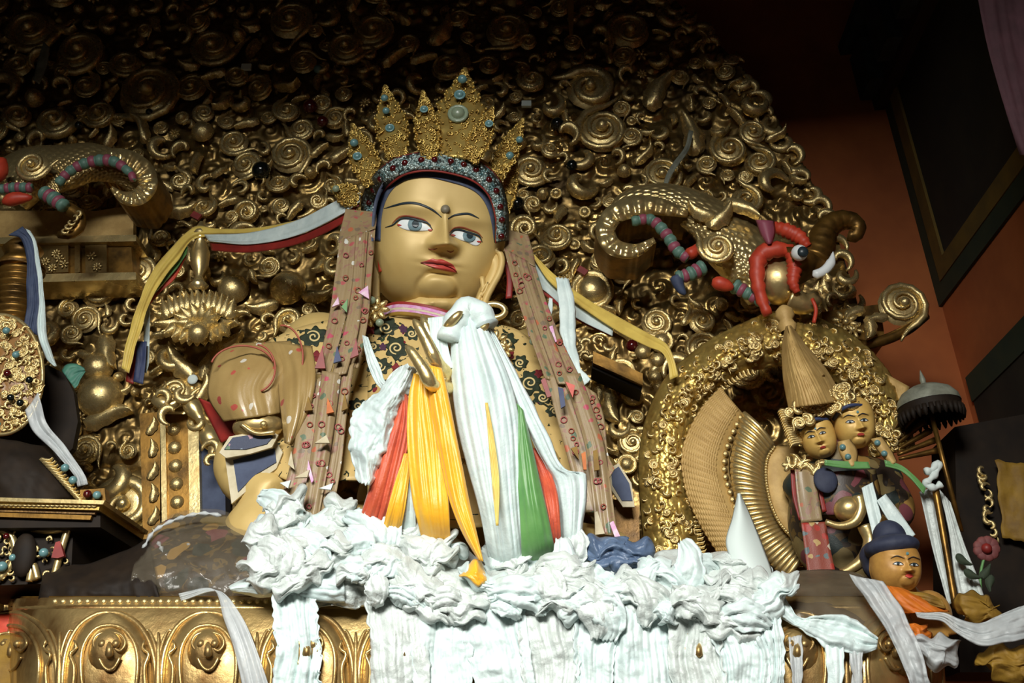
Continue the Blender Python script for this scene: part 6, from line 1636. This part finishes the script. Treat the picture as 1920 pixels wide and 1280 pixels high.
sheet('trailing_scarf', [(1440, 1150, 3.86), (1480, 1166, 3.84), (1530, 1200, 3.83), (1590, 1226, 3.83), (1640, 1214, 3.84)], [(1462, 1112, 3.88), (1500, 1156, 3.86), (1550, 1152, 3.85), (1600, 1158, 3.85), (1644, 1196, 3.85)], M['white'], None, nu=24, nv=60, folds=0.016, nf=2.5, crum=0.016, seed=94, ragged=3,
      label='white scarf trailing right from the heap over the pedestal rim', cat='scarf')
for k, (xx, w_) in enumerate(((1478, 16), (1545, 22), (1590, 16))):
    sheet('hanging_scarf', [(xx, 1195, 3.84), (xx + 4, 1240, 3.82), (xx + 12, 1310, 3.83)], [(xx + w_ * 1.6, 1190, 3.84), (xx + w_ * 1.7, 1240, 3.82), (xx + 10 + w_, 1310, 3.83)], M['white_sheer' if k != 1 else 'white'], None, nu=12, nv=30, folds=0.012, nf=2, seed=95 + k, ragged=3,
          label=('short sheer scarf strand hanging nearest the heap at lower right', 'white scarf strand hanging in the middle of the trailing scarf', 'short sheer scarf strand hanging at the end of the trailing scarf')[k], cat='scarf')
sheet('sheer_scarf', [(1715, 1148, 3.95), (1770, 1150, 3.92), (1830, 1168, 3.9), (1880, 1150, 3.9), (1960, 1120, 3.92)], [(1720, 1156, 3.94), (1770, 1166, 3.9), (1830, 1210, 3.87), (1880, 1205, 3.87), (1960, 1190, 3.9)], M['white_sheer'], None, nu=24, nv=60, folds=0.016, nf=2.5, crum=0.012, seed=97,
      label='sheer white scarf stretched along the lower right edge', cat='scarf')
crumple(1745, 1215, 110, 50, 3.9, 0.2, 401, 'white_sheer', 'crumpled sheer scarf under the blue-haired statue', None, name='sheer_scarf', amp=0.02)
crumple(1715, 1182, 70, 40, 3.92, 0.3, 402, 'robe_orange', 'saffron cloth bunched below the blue-haired statue', None, cat='cloth', name='saffron_cloth', amp=0.02)
crumple(1890, 1240, 110, 60, 3.9, 0.1, 403, 'ochre_cloth', 'ochre yellow cloth at the lower right corner', None, cat='cloth', name='yellow_cloth', amp=0.02)
crumple(1835, 1140, 90, 60, 4.1, 0.1, 404, 'ochre_cloth', 'small ochre bundle behind the lower right sheer scarf', None, cat='cloth', name='yellow_cloth', amp=0.02)
# white paper cone
sheet('paper_cone', [(1384, 925, 4.0), (1374, 970, 3.97), (1362, 1020, 3.95), (1385, 1070, 3.93), (1436, 1134, 3.92)], [(1387, 925, 4.0), (1410, 975, 3.99), (1434, 1035, 3.97), (1449, 1080, 3.95), (1454, 1134, 3.94)], M['card'], None, nu=16, nv=40, bow=0.04, thick=0.006,
      label='tall pointed white paper cone standing at the right end of the heap', cat='paper')
# dark cabinet behind, added for the dark background; gilt trim, flower
bdrop = thing('dark_backdrop', 'added dark cabinet with gilt leaf trim at the right edge', 'backdrop', W(1880, 1240, 5.0))
MB().prism(WP([(1790, 800), (2010, 760), (2030, 1260), (1800, 1260)], 5.0), 0.35).build('backdrop_front', M['brown_dark'], bdrop, False)
for k in range(12): orn('curl', 1842 + 1.6 * k, 880 + 12 * k, 4.96, 12, 2.0 + k, bdrop, name='trim_leaf')
sheet('ochre_drape', [(1864, 862), (1872, 930), (1880, 1010)], [(2000, 880), (2000, 940), (2010, 1020)], M['ochre_cloth'], bdrop, Y=4.94, nu=20, nv=24, folds=0.02, nf=2, crum=0.01, seed=6, ragged=6)
fw_ = thing('pink_flower', 'dusty pink artificial flower with leaves beside the right staff scarf', 'flower', W(1850, 1100, 4.5))
for k in range(9):
    a = 2 * np.pi * k / 9
    MB().ball(W(1850 + 14 * math.cos(a), 1028 + 13 * math.sin(a), 4.5), (0.028, 0.014, 0.026), 8, 6).build('petal', M['dusty_pink'], fw_)
MB().ball(W(1850, 1028, 4.48), 0.022, 10, 8).build('flower_heart', M['red'], fw_)
MB().tube(smoothpath([(1848, 1035), (1838, 1080), (1842, 1130)], 10, 4.5), 0.006, 6).build('stem', M['green'], fw_)
DLEAF = leaf_mesh('dark_leaf', 0.3, 1, 0.4)
DLEAF.materials.clear(); DLEAF.materials.append(M['border_green'])
for (px, py, a) in ((1806, 1048, 2.2), (1822, 1075, 2.0), (1846, 1072, 0.6), (1858, 1092, 3.4)):
    link('leaf', DLEAF, fw_, W(px, py, 4.3), (0, a, 0), (0.035, 0.03, 0.035))
# scrolled beam end at the right of the aureole
be = thing('beam_finial', 'gilt scrolled beam end projecting right below the tusked sea monster', 'ornament', W(1640, 640, 5.15))
orn('scroll', 1690, 572, 5.2, 46, 1.2, be, 2, name='large_scroll')
for (px, py, r, k) in ((1585, 605, 26, 'rosette'), (1605, 590, 24, 'leaf'), (1625, 612, 26, 'leaf'), (1560, 612, 22, 'curl'), (1600, 618, 20, 'rosette'), (1648, 600, 22, 'leaf')):
    orn(k, px, py, 5.15, r, px * .3, be)
MB().tube(smoothpath([(1540, 640), (1600, 650), (1650, 640), (1700, 618), (1735, 590)], 30, 5.22), 0.03, 10).build('beam_roll', M['gold_dark'], be)
MB().prism(WP([(1540, 585), (1650, 570), (1660, 640), (1545, 645)], 5.24), 0.2).build('beam_block', M['gold_dark'], be, False)
